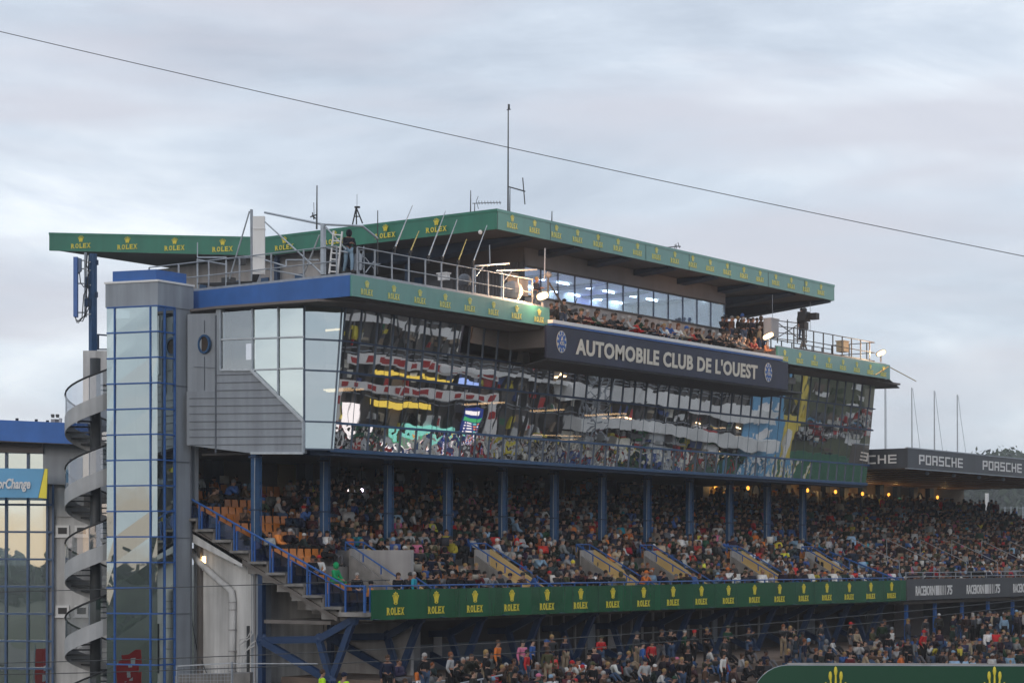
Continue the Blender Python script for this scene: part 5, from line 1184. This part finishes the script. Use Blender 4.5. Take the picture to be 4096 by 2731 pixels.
# hi-vis stewards and the terrace
hv_ = ('fluorescent yellow', (.45, .75, .02), 1)
person('standing', (ratio(1288)*50.6, 50.6, -5.75), .9, lambda d: 'steward in fluorescent yellow vest with dark hair, left of the two stewards', 'stewards', hv_, None, 'hair')
person('standing_pocket', (ratio(1375)*50.2, 50.2, -5.95), 1.4, lambda d: 'steward in fluorescent yellow vest partly hidden, right of the two stewards', 'stewards', hv_, None, 'cap')
gt = 'spectators on the concrete terrace'
row_people(0, 75, 108, .95, 'along the concourse edge', gt, lambda x: .48, 52.6, -5.1, ['standing', 'standing_pocket', 'standing_phone', 'seated', 'ground', 'standing_hold'])
row_people(0, 118, 134, .8, 'under the charcoal board', gt, lambda x: .55, 54.5, -5.1, ['standing', 'standing_pocket', 'standing_phone', 'standing_hold'])
TT = ['top', 'second', 'third', 'fourth', 'fifth']
for k in range(0, 5):
    yk = stepY(k)+.35; x0, x1 = (61 if k < 1 else 61), [112, 110, 106, 103, 100][k]
    lo = [58, 60, 62, 64, 70][k]
    row_people(k, lo if k else 64, x1, .72, 'on the %s step' % TT[k], gt, lambda x: .50 if x < 84 or x > 97 else .30, yk, stepZ(k)-(.28 if 0 else 0), ['ground', 'ground_fwd', 'ground', 'ground_fwd', 'ground', 'standing', 'standing_pocket'])
NP = sum(1 for o in COL.objects if o.name.split('.')[0] == 'person'); print('PERSONS', NP)
# --- crowd mass: everyone else, one object
class Crowd:
    def __init__(s): s.V = []; s.F = []; s.C = []; s.n = 0
        # cached arrays
    def arr(s, me):
        a = np.empty(len(me.vertices)*3); me.vertices.foreach_get('co', a); tri = [tuple(p.vertices) for p in me.polygons]
        q = np.array([(*u, u[-1]) if len(u) == 3 else u for t in tri for u in ([t] if len(t) < 5 else [(t[0], t[i], t[i+1]) for i in range(1, len(t)-1)])]); return a.reshape(-1, 3), q
    def add(s, arrs, cols, loc, rz, sc):
        c, si = math.cos(rz)*sc, math.sin(rz)*sc; R = np.array([[c, si, 0], [-si, c, 0], [0, 0, sc]])
        for (v, f), col in zip(arrs, cols):
            s.V.append(v@R+np.array(loc)); s.F.append(f+s.n); s.C.append(np.tile((*col, 1), (len(v), 1))); s.n += len(v)
    def build(s, name, label):
        V = np.concatenate(s.V).astype(np.float32); F = np.concatenate(s.F); C = np.concatenate(s.C).astype(np.float32)
        og = V.mean(0); V = V-og
        tri = F[:, 2] == F[:, 3]; L = np.where(tri, 3, 4); st = np.concatenate([[0], np.cumsum(L)[:-1]])
        mask = np.ones(F.shape, bool); mask[tri, 3] = False; loops = F[mask]
        me = bpy.data.meshes.new(name); me.vertices.add(len(V)); me.vertices.foreach_set('co', V.ravel()); me.loops.add(len(loops)); me.loops.foreach_set('vertex_index', loops.astype(np.int32))
        me.polygons.add(len(F)); me.polygons.foreach_set('loop_start', st.astype(np.int32)); me.update(calc_edges=True)
        at = me.color_attributes.new('col', 'FLOAT_COLOR', 'POINT'); at.data.foreach_set('color', C.ravel())
        me.materials.append(M['crowdcol']); o = bpy.data.objects.new(name, me); COL.objects.link(o); o.location = og; print(name, len(F)); return tag(o, label, 'crowd', None, 'stuff')
cr = Crowd(); AR = {}
for pn in ('seated', 'seated_fwd', 'seated_phone', 'seated_big', 'standing', 'standing_phone', 'standing_pocket'):
    T = TP[pn]; AR[pn] = {k: cr.arr(T['lo'][k]) for k in ('body', 'top', 'leg')}; AR[pn].update({k: cr.arr(T['hats'][k]) for k in ('hair', 'cap', 'long', 'beanie')})
    # reduce hats: they are small already
def vary(c): k = PR.uniform(.5, 1.7); return tuple(min(.75, v*k+PR.uniform(0, .02)) for v in c)
def mass(x, y, z, ps=None):
    ps = ps or PR.choice(['seated', 'seated', 'seated_fwd', 'seated_phone', 'seated_big']); A_r = AR[ps]; h = PR.choices(['hair', 'long', 'cap', 'beanie'], [9, 3, 5, 1.5])[0]
    hc = pick(HAIRC)[1] if h in ('hair', 'long') else pick(COLS)[1]
    cr.add([A_r['body'], A_r['top'], A_r['leg'], A_r[h]], [pick(SKINC)[0], vary(pick(COLS)[1]), pick(LEGC)[1], hc], (x, y, z), PR.uniform(-1.1, 1.1), PR.uniform(.86, 1.08))
empty = []
for r in range(NR):
    x = SX0+.5
    while x < SX1-.2:
        ind = (r < 5 and x < 78.8)
        block = in_vom(x, r) or any(v-.1 < x < v+1.4 for v in VOM) and r < 5
        # density grows to the right; upper left corner nearly empty
        left = (x < 71.5+ (r-6)*.6) if r > 5 else x < 67.9
        pr = .30 if left and r > 5 else (.80 if x < 90 else .92)
        if not block:
            if not ind:
                if PR.random() < pr: mass(x+PR.uniform(-.06, .06), rowY(r)+.5, rowZ(r)-.02)
                else: empty.append((x, r))
        x += PR.uniform(.47, .56)
x = 92.6
while x < 116.5:
    if not any(abs(x-v-.6) < .6 for v in VOM) and PR.random() < .75: mass(x, 57.15, -1.88)
    x += PR.uniform(.5, .7)
for _ in range(46):
    x = PR.uniform(77, 116); mass(x, PR.uniform(69.3, 72), rowZ(NR-1)+.3, PR.choice(['standing', 'standing_pocket', 'standing_phone']))
x = 69
row0 = []
for r in range(NR):
    x = NX0+.4
    while x < NX1:
        if PR.random() < .95: mass(x, rowY(r)+.5+PR.uniform(-.1, .1), rowZ(r)-.02, 'standing' if PR.random() < .06 else None)
        x += PR.uniform(.44, .54)
x = NX0+.3
while x < NX1:
    if PR.random() < .8: mass(x, 56.9, -2.3)
    x += PR.uniform(.45, .6)
for _ in range(150): mass(PR.uniform(118, 163), PR.uniform(69.2, 72.4), rowZ(NR-1)+.3, PR.choice(['standing', 'standing_pocket', 'standing_phone']))
for _ in range(520):    # the densest far part of the terrace
    k = PR.randrange(0, 6); mass(PR.uniform((119, 112, 110, 106, 103, 102)[k], 160), stepY(k)+.3 if k else PR.uniform(52, 55.5), stepZ(k)-(.2 if k else 0), 'standing' if PR.random() < (.25 if k else .8) else None)
for _ in range(110):
    k = PR.choice((0, 1, 1, 2, 2, 3)); mass(PR.choice((PR.uniform(63, 76), PR.uniform(66, 86), PR.uniform(92, 112))), stepY(k)+.75 if k else PR.uniform(51.8, 52.6), stepZ(k)-(.22 if k else .1), 'standing' if PR.random() < (.1 if k else .35) else None)
bxv = np.array([(x, y, z) for z in (0, 1) for y in (0, 1) for x in (0, 1)], float)-.5; bxf = np.array([(0, 2, 3, 1), (4, 5, 7, 6), (0, 1, 5, 4), (2, 6, 7, 3), (0, 4, 6, 2), (1, 3, 7, 5)])
for _ in range(170):      # bags, papers, folded flags held by the crowd
    r = PR.randrange(0, NR); x = PR.uniform(70, 162); sz = PR.choice(((.3, .02, .22), (.35, .2, .4), (.5, .03, .35), (.12, .02, .2)))
    if x < SX1+.3 and (in_vom(x, r) or any(v-.2 < x < v+1.5 for v in VOM)): continue
    cr.add([(bxv*np.array(sz), bxf)], [PR.choice(((.6, .6, .58), (.03, .03, .04), (.4, .03, .03), (.05, .1, .3), (.3, .28, .24)))], (x, rowY(r)+PR.uniform(.0, .3), rowZ(r)+PR.uniform(.5, 1.15)), PR.uniform(-1, 1), 1.0)
cr.build('crowd', 'packed mass of spectators filling both raked stands and the far terrace')
# ================================================================ SEATS
def seat_parts():
    sh = MB(); n = 5; prof = [(.20, .40), (-.02, .385), (-.18, .40), (-.22, .46), (-.235, .62), (-.245, .78)]     # (y forward, z)
    pts = [(-.21, -y, z) for y, z in prof]
    for (y0, z0), (y1, z1) in zip(prof, prof[1:]):
        b0 = .02 if z0 > .5 else 0; b1 = .02 if z1 > .5 else 0
        sh.add([(-.21+b0, -y0, z0), (.21-b0, -y0, z0), (.21-b1, -y1, z1), (-.21+b1, -y1, z1), (-.21+b0, -y0+.02, z0-.025), (.21-b0, -y0+.02, z0-.025), (.21-b1, -y1+.02, z1-.025), (-.21+b1, -y1+.02, z1-.025)],
               [(0, 1, 2, 3), (7, 6, 5, 4), (0, 4, 5, 1), (1, 5, 6, 2), (2, 6, 7, 3), (3, 7, 4, 0)])
    ft = MB().box(-.03, .03, -.05, .05, 0, .37).box(-.15, .15, -.07, .07, .36, .385)
    a = bpy.data.meshes.new('shell'); a.from_pydata(sh.v, [], sh.f); a.materials.append(M['orange']); b = bpy.data.meshes.new('foot'); b.from_pydata(ft.v, [], ft.f); b.materials.append(M['dark']); return a, b
SA_, SB_ = seat_parts()
def seat(p, label):
    o = bpy.data.objects.new('stadium_seat', SA_); COL.objects.link(o); o.location = p; tag(o, label, 'seat', 'orange plastic seats of the stand')
    c = bpy.data.objects.new('foot', SB_); COL.objects.link(c); c.parent = o
RN = 'second third fourth fifth sixth seventh eighth ninth tenth eleventh twelfth thirteenth fourteenth fifteenth'.split()
byrow = {}
for x, r in empty: byrow.setdefault(r, []).append(x)
for r in range(0, 6): byrow.setdefault(r, [])
for r in byrow:
    xs_ = sorted(byrow[r]+[q for q in (67.15, 67.65, 68.15, 68.65) if not any(abs(q-e_) < .4 for e_ in byrow[r])])
    for i, x in enumerate(xs_[:30]): seat((x, rowY(r)+.55, rowZ(r)), 'empty orange seat, %s empty one from the left in the %s row' % (ordi(i+1), RN[r]))
for i in range(5): seat((67.2+.5*i, 57.4, -2.2), 'empty orange seat in the front row by the corner, %s from the left' % ordi(i+1))
M_ = MB(); 
v0 = [(v.co.x, v.co.y, v.co.z) for v in SA_.vertices]; f0 = [tuple(p.vertices) for p in SA_.polygons]
for r in range(0, NR):
    x = 69.2
    while x < 116.5:
        if not in_vom(x, r) and not (r < 5 and any(v-.1 < x < v+1.4 for v in VOM)) and not any(abs(x-q) < .45 for q in byrow.get(r, [])[:30]):
            M_.add([(a+x, b+rowY(r)+.62, c+rowZ(r)) for a, b, c in v0], f0)
        x += .5
obj('occupied_seats', M_, M['orange'], kind='stuff', label='rows of orange seats mostly hidden beneath the spectators', cat='seats')
# ================================================================ ROOF EQUIPMENT
def rail(name, pts, posts, h0, h1, label, host=None, m=None, kick=True):
    mb = MB(); pts = [Vector(p) for p in pts]
    for z in (h1, (h0+h1)/2+.05): mb.tube([(p.x, p.y, z) for p in pts], .028, 6)
    tot = sum((b-a).length for a, b in zip(pts, pts[1:])); n = posts
    for k in range(n+1):
        s = tot*k/n
        for a, b in zip(pts, pts[1:]):
            L2 = (b-a).length
            if s <= L2+1e-6: p = a.lerp(b, min(1, s/L2)); break
            s -= L2
        mb.bar((p.x, p.y, h0), (p.x, p.y, h1), .055)
    if kick:
        for a, b in zip(pts, pts[1:]): mb.bar((a.x, a.y, h0+.14), (b.x, b.y, h0+.14), .03, .22)
    return obj(name, mb, m or M['galv'], host or GS)
rail('deck_railing', [(67.9, 57.6, 0), (80.6, 57.6, 0)], 11, 11.8, 13.15, '')
rail('deck_railing', [(67.4, 58.3, 0), (67.4, 69.5, 0)], 6, 11.8, 13.2, '', kick=False)
rail('deck_railing', [(106.2, 57.6, 0), (116.4, 57.6, 0), (116.4, 60.5, 0)], 11, 11.8, 13.15, '', m=M['dark'])
rail('deck_railing', [(106.2, 60.5, 0), (116.4, 60.5, 0)], 8, 11.8, 12.9, '', m=M['dark'], kick=False)
part('deck_edge', MB().box(67.3, 81.4, 57.36, 57.45, 11.78, 11.95).box(67.2, 67.3, 57.4, 69.5, 11.78, 11.98), M['galv']); part('deck_edge', MB().box(103.7, 117.5, 57.36, 57.45, 11.78, 11.93), M['galv'])
E_ = lambda px, py, X=67.45: W(px, py, X=X)
D_ = lambda px, py, Y=57.7: W(px, py, Y=Y)
# white panel antenna on its frame
an = thing('panel_antenna', E_(1035, 1110), 'tall white rectangular panel antenna standing on the blue roof edge', 'antenna')
a0, a1 = E_(1011, 1097), E_(1058, 820)
dv = Vector((SA, -CA, 0)); wv = 47/FP*92.5
base = E_(1011, 1096)
obj('panel', MB().prism([base, base+dv*wv, base+dv*wv+Vector((0, 0, 2.52)), base+Vector((0, 0, 2.52))], (.22*CA, .22*SA, 0)).prism([base+Vector((-.02, -.02, 1.95)), base+dv*(wv+.02)+Vector((-.02, -.02, 1.95)), base+dv*(wv+.02)+Vector((-.02, -.02, 1.99)), base+Vector((-.02, -.02, 1.99))], (.24*CA, .24*SA, 0)), M['whitep'], an)
obj('pole', MB().bar(E_(1008, 1120, 67.8), E_(1006, 838, 67.8), .09).bar(E_(1024, 1100, 67.8), E_(1024, 1140, 67.8), .3), M['galv'], an)
mb = MB()
for k in range(9): mb.tube([E_(1012+k*3, 1098, 67.5), E_(1010+k*2, 1125, 67.5), E_(1000-k*16, 1140-k, 67.5), E_(880-k*11, 1150-k*2, 67.5)], .03, 5)
obj('cables', mb, M['black'], an)
obj('control_box', MB().box(67.5, 67.9, 64.6, 65.1, 11.9, 12.4), M['dark'], an); obj('control_box', MB().box(67.5, 67.8, 63.9, 64.2, 12.9, 13.3), M['dark'], an)
# scaffold around the antenna
sf = thing('scaffold', E_(1293, 1095), 'aluminium scaffold frame with slanting braces on the blue roof corner', 'scaffold')
mb = MB(); TT_ = lambda a, b, r=.035, X=67.5: mb.tube([E_(*a, X), E_(*b, X)], r, 6)
mb.bar(E_(1293, 1098, 67.5), E_(1293, 895, 67.5), .17)
TT_((1059, 850), (1292, 898), .055); mb.tube([E_(1296, 898, 67.5), (68.6, 57.9, 14.15), (69.6, 57.9, 13.75)], .05, 6)
TT_((1060, 888), (1285, 1092)); TT_((1300, 905), (1386, 998)); TT_((998, 845), (918, 1115)); TT_((1278, 940), (1212, 1105)); TT_((900, 1035), (1000, 1030)); TT_((790, 1030), (905, 1030))
TT_((1300, 990), (1390, 1010)); TT_((790, 1035), (790, 1160), .04); TT_((795, 1040), (905, 1058)); TT_((905, 1030), (905, 1150), .04); TT_((1145, 1040), (1275, 1040)); TT_((1060, 1040), (1145, 1066)); TT_((1060, 1075), (1220, 1105)); TT_((1145, 1040), (1145, 1066))
TT_((790, 970), (790, 1030), .025)
obj('tubes', mb, M['alu'], sf)
ld = thing('ladder', E_(1335, 1095), 'pale aluminium ladder leaning beside the hooded person on the roof', 'ladder')
mb = MB(); l0, l1, r0, r1 = E_(1317, 1095), E_(1335, 923), E_(1350, 1097), E_(1369, 926)
mb.bar(l0, l1, .06).bar(r0, r1, .06)
for k in range(7): t = (k+.4)/7; mb.bar(l0.lerp(l1, t), r0.lerp(r1, t), .05)
obj('frame', mb, M['whitep'], ld)
tbl = thing('tool_stand', D_(1450, 1090), 'small lattice equipment stand with crossed legs beside the hooded person', 'stand')
mb = MB(); 
for a, b in (((1432, 985), (1456, 1095)), ((1456, 985), (1436, 1095)), ((1434, 990), (1434, 1095)), ((1455, 990), (1457, 1098)), ((1434, 1000), (1456, 1000)), ((1434, 1025), (1456, 1027)), ((1434, 1060), (1456, 1062)), ((1460, 1030), (1500, 1080)), ((1500, 1040), (1462, 1090)), ((1456, 1050), (1520, 1056))): mb.bar(D_(*a), D_(*b), .035)
mb.box(*( [D_(1430, 990).x, D_(1430, 990).x+.15]), 57.6, 57.9, 12.2, 12.9)
obj('lattice', mb, M['galv'], tbl)
# tilted rods clamped to the railing
rods = [((1578, 995), (1650, 822)), ((1640, 1010), (1676, 924)), ((1712, 1030), (1782, 845)), ((1768, 1035), (1828, 879)), ((1832, 1048), (1866, 957)), ((1892, 1050), (1948, 901))]
for i, (a, b) in enumerate(rods):
    t = thing('tilted_rod', D_(a[0], a[1]), '%s tilted rod clamped to the roof railing, %s from left' % ('tan' if i in (1, 4) else 'pale grey', ordi(i+1)), 'rod', 'rods leaning out over the railing')
    obj('rod', MB().tube([D_(*a), D_(*b)], .034, 6, r2=.018), M['gold'] if 0 else (mat('tan_rod%d' % i, (.5, .4, .12), .5) if i in (1, 4) else M['alu']), t); p = D_(*a)
    obj('clamp', MB().bar(p+Vector((0, 0, -.25)), p+Vector((0, 0, .1)), .09).bar(p+Vector((-.12, 0, 0)), p+Vector((.12, 0, .05)), .07), M['black'], t)
# goal-post frames near the light
gf = thing('tube_frame', D_(1900, 1170), 'pale tubular goal frame with arms rising from the deck railing', 'frame')
mb = MB(); DT = lambda pts, r=.045, Y=57.75: mb.tube([D_(a, b, Y) for a, b in pts], r, 6)
DT([(1900, 1175), (1900, 1062)]); DT([(1898, 1064), (2036, 1053)]); DT([(1904, 1105), (1933, 1066)], .03); DT([(2006, 1190), (2008, 1078)]); DT([(1985, 1082), (2145, 1078)]); DT([(2012, 1128), (2046, 1086)], .03); DT([(1990, 1090), (2090, 1110)], .03)
DT([(2180, 993), (2178, 1120)], .03); DT([(1958, 980), (1960, 1060)], .025)
obj('tubes', mb, M['alu'], gf)
def gear(name, label, cat, px, py0, py1, wd, m, Y=58.2, kind='box'):
    t = thing(name, D_(px, py1, Y), label, cat); a, b = D_(px-wd/2, py1, Y), D_(px+wd/2, py0, Y)
    if kind == 'box': obj('case', MB().box(a.x, b.x, Y, Y+.5, a.z, b.z).box(a.x-.05, b.x+.05, Y-.03, Y+.55, b.z, b.z+.06), m, t)
    else:
        r = (b.x-a.x)/2; obj('dome', MB().ball(((a.x+b.x)/2, Y, b.z-r*.8), r, m, 14).tube([((a.x+b.x)/2, Y, b.z-r*1.6), ((a.x+b.x)/2, Y, a.z)], .05, 6, M['dark']), None, t, smooth=False)
    return t
gear('dome_camera', 'grey domed camera on a short stalk behind the deck railing', 'camera', 1858, 1103, 1160, 34, M['clad_dark'], kind='dome')
gear('equipment_case', 'dark equipment case stacked beside the goal frame on the deck', 'case', 2050, 1100, 1165, 38, M['dark'])
gear('equipment_case', 'grey equipment case on legs left of the brightest floodlight', 'case', 2095, 1120, 1180, 36, M['clad_dark'])
gear('covered_machine', 'rounded covered machine standing between the goal frames', 'machine', 2050, 1135, 1190, 50, M['wall'], Y=57.9, kind='dome')
gear('meter_box', 'small white meter box hung on the railing at the first dome', 'box', 1793, 1096, 1118, 14, M['whitep'])
gear('podium', 'narrow pale podium on the right hand deck platform', 'podium', 3100, 1280, 1345, 30, M['clad'])
gear('supply_crate', 'beige crate on the right hand deck behind its railing', 'crate', 3385, 1368, 1405, 20, mat('beige', (.45, .36, .24), .7))
part('deck_parcel', MB().box(67.6, 68.0, 61.6, 62.1, 11.8, 12.0), mat('parcel', (.6, .45, .25), .7))
# camera crane by the lamp
ck = thing('camera_crane', D_(2195, 1300), 'long thin camera pole with a ball head rising beside the brightest floodlight', 'crane')
obj('pole', MB().tube([D_(2196, 1130, 57.5), D_(2285, 1275, 57.4)], .05, 6).tube([D_(2192, 1190, 57.5), D_(2193, 1095, 57.5)], .05, 6), M['dark'], ck); obj('head', MB().ball(D_(2194, 1098, 57.5), .16, n=12), M['clad_dark'], ck)
ck2 = thing('shoulder_camera', D_(2300, 1250, 57.6), 'small camera with boom microphone held over the parapet near the floodlight', 'camera')
obj('camera', MB().bar(D_(2280, 1247, 57.6), D_(2305, 1240, 57.6), .16, .14).tube([D_(2300, 1218, 57.6), D_(2308, 1192, 57.6)], .02, 6).tube([D_(2285, 1225, 57.6), D_(2310, 1216, 57.6)], .02, 6), M['black'], ck2)
# television camera platform at the right
tv = thing('television_camera', D_(3205, 1290, 58.4), 'large black television camera on a pedestal above the right hand deck', 'camera')
c0 = D_(3212, 1282, 58.4)
obj('camera_body', MB().box(c0.x-.3, c0.x+.35, 58.1, 58.6, c0.z-.05, c0.z+.5).box(c0.x+.1, c0.x+.5, 57.6, 58.1, c0.z+.05, c0.z+.42).ball((c0.x, 58.3, c0.z+.6), .16).box(c0.x-.2, c0.x+.3, 58.2, 58.5, c0.z-.5, c0.z-.1), M['black'], tv)
obj('pedestal', MB().bar((c0.x, 58.35, c0.z-.4), (c0.x, 58.35, 12.3), .12).bar((c0.x, 58.35, 12.7), (c0.x-.6, 58.35, 11.8), .07).bar((c0.x, 58.35, 12.7), (c0.x+.6, 58.35, 11.8), .07).bar((c0.x, 58.35, 12.9), (c0.x-1.2, 58.0, 12.0), .06), M['dark'], tv)
pf = thing('camera_platform', D_(3140, 1350, 58.6), 'scaffold platform with crossed tubes carrying the television camera', 'scaffold')
mb = MB()
for px in (3072, 3110, 3150, 3190, 3225): mb.bar(D_(px, 1372, 58.9), D_(px, 1278, 58.9), .05)
for py in (1278, 1300, 1325, 1350): mb.bar(D_(3068, py, 58.9), D_(3228, py+18, 58.9), .045)
mb.bar(D_(3110, 1290, 58.9), D_(3190, 1350, 58.9), .04).bar(D_(3190, 1300, 58.9), D_(3110, 1350, 58.9), .04)
obj('tubes', mb, M['dark'], pf)
for (px, y0, y1, n) in ((3090, 1178, 1345, 'left'), (3241, 1208, 1325, 'right')):
    obj('stay_cable', MB().tube([D_(px, y0, 60.0), D_(px, y1, 60.0)], .015, 5), M['galv'], label='thin vertical stay below the upper roof, %s of the two by the television camera' % n, cat='cable')
# ---- floodlights
def flood(px, py, w_, h_, tilt, e, label, Y):
    p = D_(px, py, Y); t = thing('floodlight', p+Vector((0, 0, -.5)), label, 'floodlight', 'lit floodlights on the deck edge')
    fw = Vector((-CA*.9, -SA*.9, -.15)).normalized(); rt = Vector((SA, -CA, 0)); rt = (rt*math.cos(tilt)+Vector((0, 0, 1))*math.sin(tilt)).normalized(); up_ = rt.cross(fw)*-1
    up_ = (up_-fw*up_.dot(fw)).normalized()
    q = [p+rt*(math.copysign(abs(math.cos(a))**.7, math.cos(a))*w_/2)+up_*(math.copysign(abs(math.sin(a))**.7, math.sin(a))*h_/2) for a in [2*math.pi*i/16 for i in range(16)]]
    obj('housing', MB().prism([c+(c-p)*.12-fw*.02 for c in q], -fw*.22), M['dark'], t)
    obj('lens', MB().prism(q, fw*.02), emis('flood_lens', (1, .72, .42), 3.2), t)
    obj('bracket', MB().bar(p-fw*.15, p-fw*.15+Vector((0, 0, -.55)), .08), M['galv'], t)
    l = bpy.data.lights.new('flood_light', 'SPOT'); l.energy = 900*e; l.color = (1, .74, .45); l.spot_size = math.radians(150); l.spot_blend = .6; l.shadow_soft_size = .2
    o = bpy.data.objects.new('flood_light', l); COL.objects.link(o); o.parent = t; o.location = fw*.15+Vector((0, 0, .5)); o.rotation_euler = fw.to_track_quat('-Z', 'Y').to_euler()
    l = bpy.data.lights.new('lamp_glow', 'POINT'); l.energy = 400*e; l.color = (1, .52, .25); l.shadow_soft_size = .25
    o = bpy.data.objects.new('lamp_glow', l); COL.objects.link(o); o.parent = t; o.location = Vector((-.45, -.35, 1.0))
flood(2170, 1184, .56, .34, .35, 1.0, 'brightest floodlight burning warm white at the end of the green deck fascia', 57.15)
flood(3073, 1344, .62, .28, .45, .6, 'lit floodlight glowing above the right end of the name board', 57.1)
flood(3525, 1412, .58, .28, .45, .5, 'lit floodlight at the far right corner of the upper deck', 57.3)
# ---- masts and aerials on the upper roof
U_ = lambda px, py, Y=63: W(px, py, Y=Y)
def mast(px, y0, y1, r, label, Y=63, name='roof_aerial', extra=None):
    t = thing(name, U_(px, y1, Y), label, 'antenna'); obj('mast', MB().tube([U_(px-1, y1+12, Y), U_(px, y0, Y)], r, 6, r2=r*.6), M['dark'], t)
    if extra:
        mb = MB()
        for pts, rr in extra: mb.tube([U_(a, b, Y) for a, b in pts], rr, 5)
        obj('aerial', mb, M['dark'], t)
    return t
mast(2033, 428, 845, .05, 'tallest thin mast with a pointed tip on the upper roof', extra=[(((2035, 440), (2035, 418)), .06), (((2028, 440), (2042, 438)), .025)])
mast(2040, 752, 845, .035, 'loop aerial with a long slanting arm beside the tallest mast', extra=[(((2036, 748), (2100, 766)), .035), (((2091, 711), (2100, 818)), .03)], name='yagi_aerial')
mast(1883, 762, 850, .035, 'short bare aerial stick left of the horizontal comb aerial')
mast(1899, 812, 850, .03, 'horizontal comb shaped aerial on the upper roof', name='yagi_aerial', extra=[(((1890, 814), (2004, 810)), .02)]+[(((1915+12*k, 804), (1917+12*k, 818)), .015) for k in range(8)]+[(((1913, 785), (1905, 805), (1914, 836)), .015)])
mast(2208, 845, 890, .04, 'stubby black aerial stick on the front edge of the upper roof', Y=60.4)
mast(1268, 742, 905, .04, 'thin mast with small crossed aerial above the scaffold frame', Y=57.9, extra=[(((1242, 868), (1268, 858)), .03), (((1250, 850), (1256, 878)), .025), (((1248, 862), (1262, 874)), .03), (((1255, 810), (1257, 872)), .012)])
mast(1511, 842, 1085, .035, 'slim grey pole standing behind the deck railing', Y=58.6)
tr_ = thing('camera_tripod', U_(1427, 895, 65), 'black tripod with a small camera standing on the green roof edge', 'tripod')
mb = MB()
for a, b in (((1425, 830), (1410, 898)), ((1425, 830), (1426, 898)), ((1425, 830), (1450, 893)), ((1425, 830), (1427, 826)), ((1417, 866), (1438, 866))): mb.bar(W(*a, X=81.3), W(*b, X=81.3), .05)
mb.bar(W(1420, 829, X=81.3), W(1438, 829, X=81.3), .09).tube([W(1428, 826, X=81.3), W(1428, 778, X=81.3)], .012, 5)
obj('tripod', mb, M['black'], tr_)
mast(2700, 978, 1005, .03, 'small bundled aerial at the middle of the front roof edge', Y=60.5, name='yagi_aerial', extra=[(((2650, 992), (2715, 985)), .03), (((2704, 975), (2706, 995)), .02), (((2712, 970), (2718, 992)), .02), (((2700, 985), (2722, 986)), .03)])
pl = thing('wind_sensor', W(1922, 930, X=81), 'small round white lamp under the green roof corner', 'lamp'); obj('globe', MB().ball(W(1921, 929, Y=60.6), .11, n=10), M['whitep'], pl)
# wire fence and box at the bottom left
fe = thing('site_fence', W(860, 2731, d=86), 'grey wire mesh fence panel below the drain pipe', 'fence')
mb = MB(); FQ = lambda a, b: W(a, b, d=86)
for px in (708, 928): mb.bar(FQ(px, 2660 if px < 800 else 2645), FQ(px, 2900), .07)
mb.bar(FQ(708, 2662), FQ(928, 2650), .05).bar(FQ(928, 2652), FQ(1270, 2652), .04)
for k in range(16): mb.bar(FQ(716+k*14, 2662), FQ(716+k*14, 2900), .012)
for k in range(6): mb.bar(FQ(708, 2680+k*14), FQ(928, 2676+k*14), .012)
obj('mesh', mb, M['galv'], fe)
obj('concrete_block', MB().prism([W(a, b, d=87) for a, b in ((700, 2702), (1000, 2690), (1000, 2900), (700, 2900))], (CA, SA, 0)), M['conc'], label='low rough concrete block behind the wire fence', cat='wall')
mb = MB()
for a, b in (((1808, 2738), (2010, 2698)), ((1640, 2728), (1810, 2720)), ((1808, 2745), (1700, 2765))): mb.tube([W(*a, d=84), W(*b, d=84)], .04, 6)
for px, y in ((1640, 2728), (1712, 2650), (1925, 2712)): mb.tube([W(px, y, d=84), W(px, 2800, d=84)], .04, 6)
obj('handrail', mb, M['galv'], label='pale metal crowd handrail crossing the lower terrace', cat='handrail')
# ================================================================ HAZE
hm = bpy.data.materials.new('haze'); hm.use_nodes = True; t = hm.node_tree; t.nodes.clear()
o = t.nodes.new('ShaderNodeOutputMaterial'); v = t.nodes.new('ShaderNodeVolumePrincipled'); v.inputs['Color'].default_value = (.88, .9, .93, 1); v.inputs['Density'].default_value = .00045; v.inputs['Anisotropy'].default_value = .55
t.links.new(v.outputs[0], o.inputs['Volume'])
obj('haze', MB().box(-440, 800, -440, 800, -10.7, 34), hm, kind='stuff', label='thin evening haze hanging over the circuit', cat='haze')
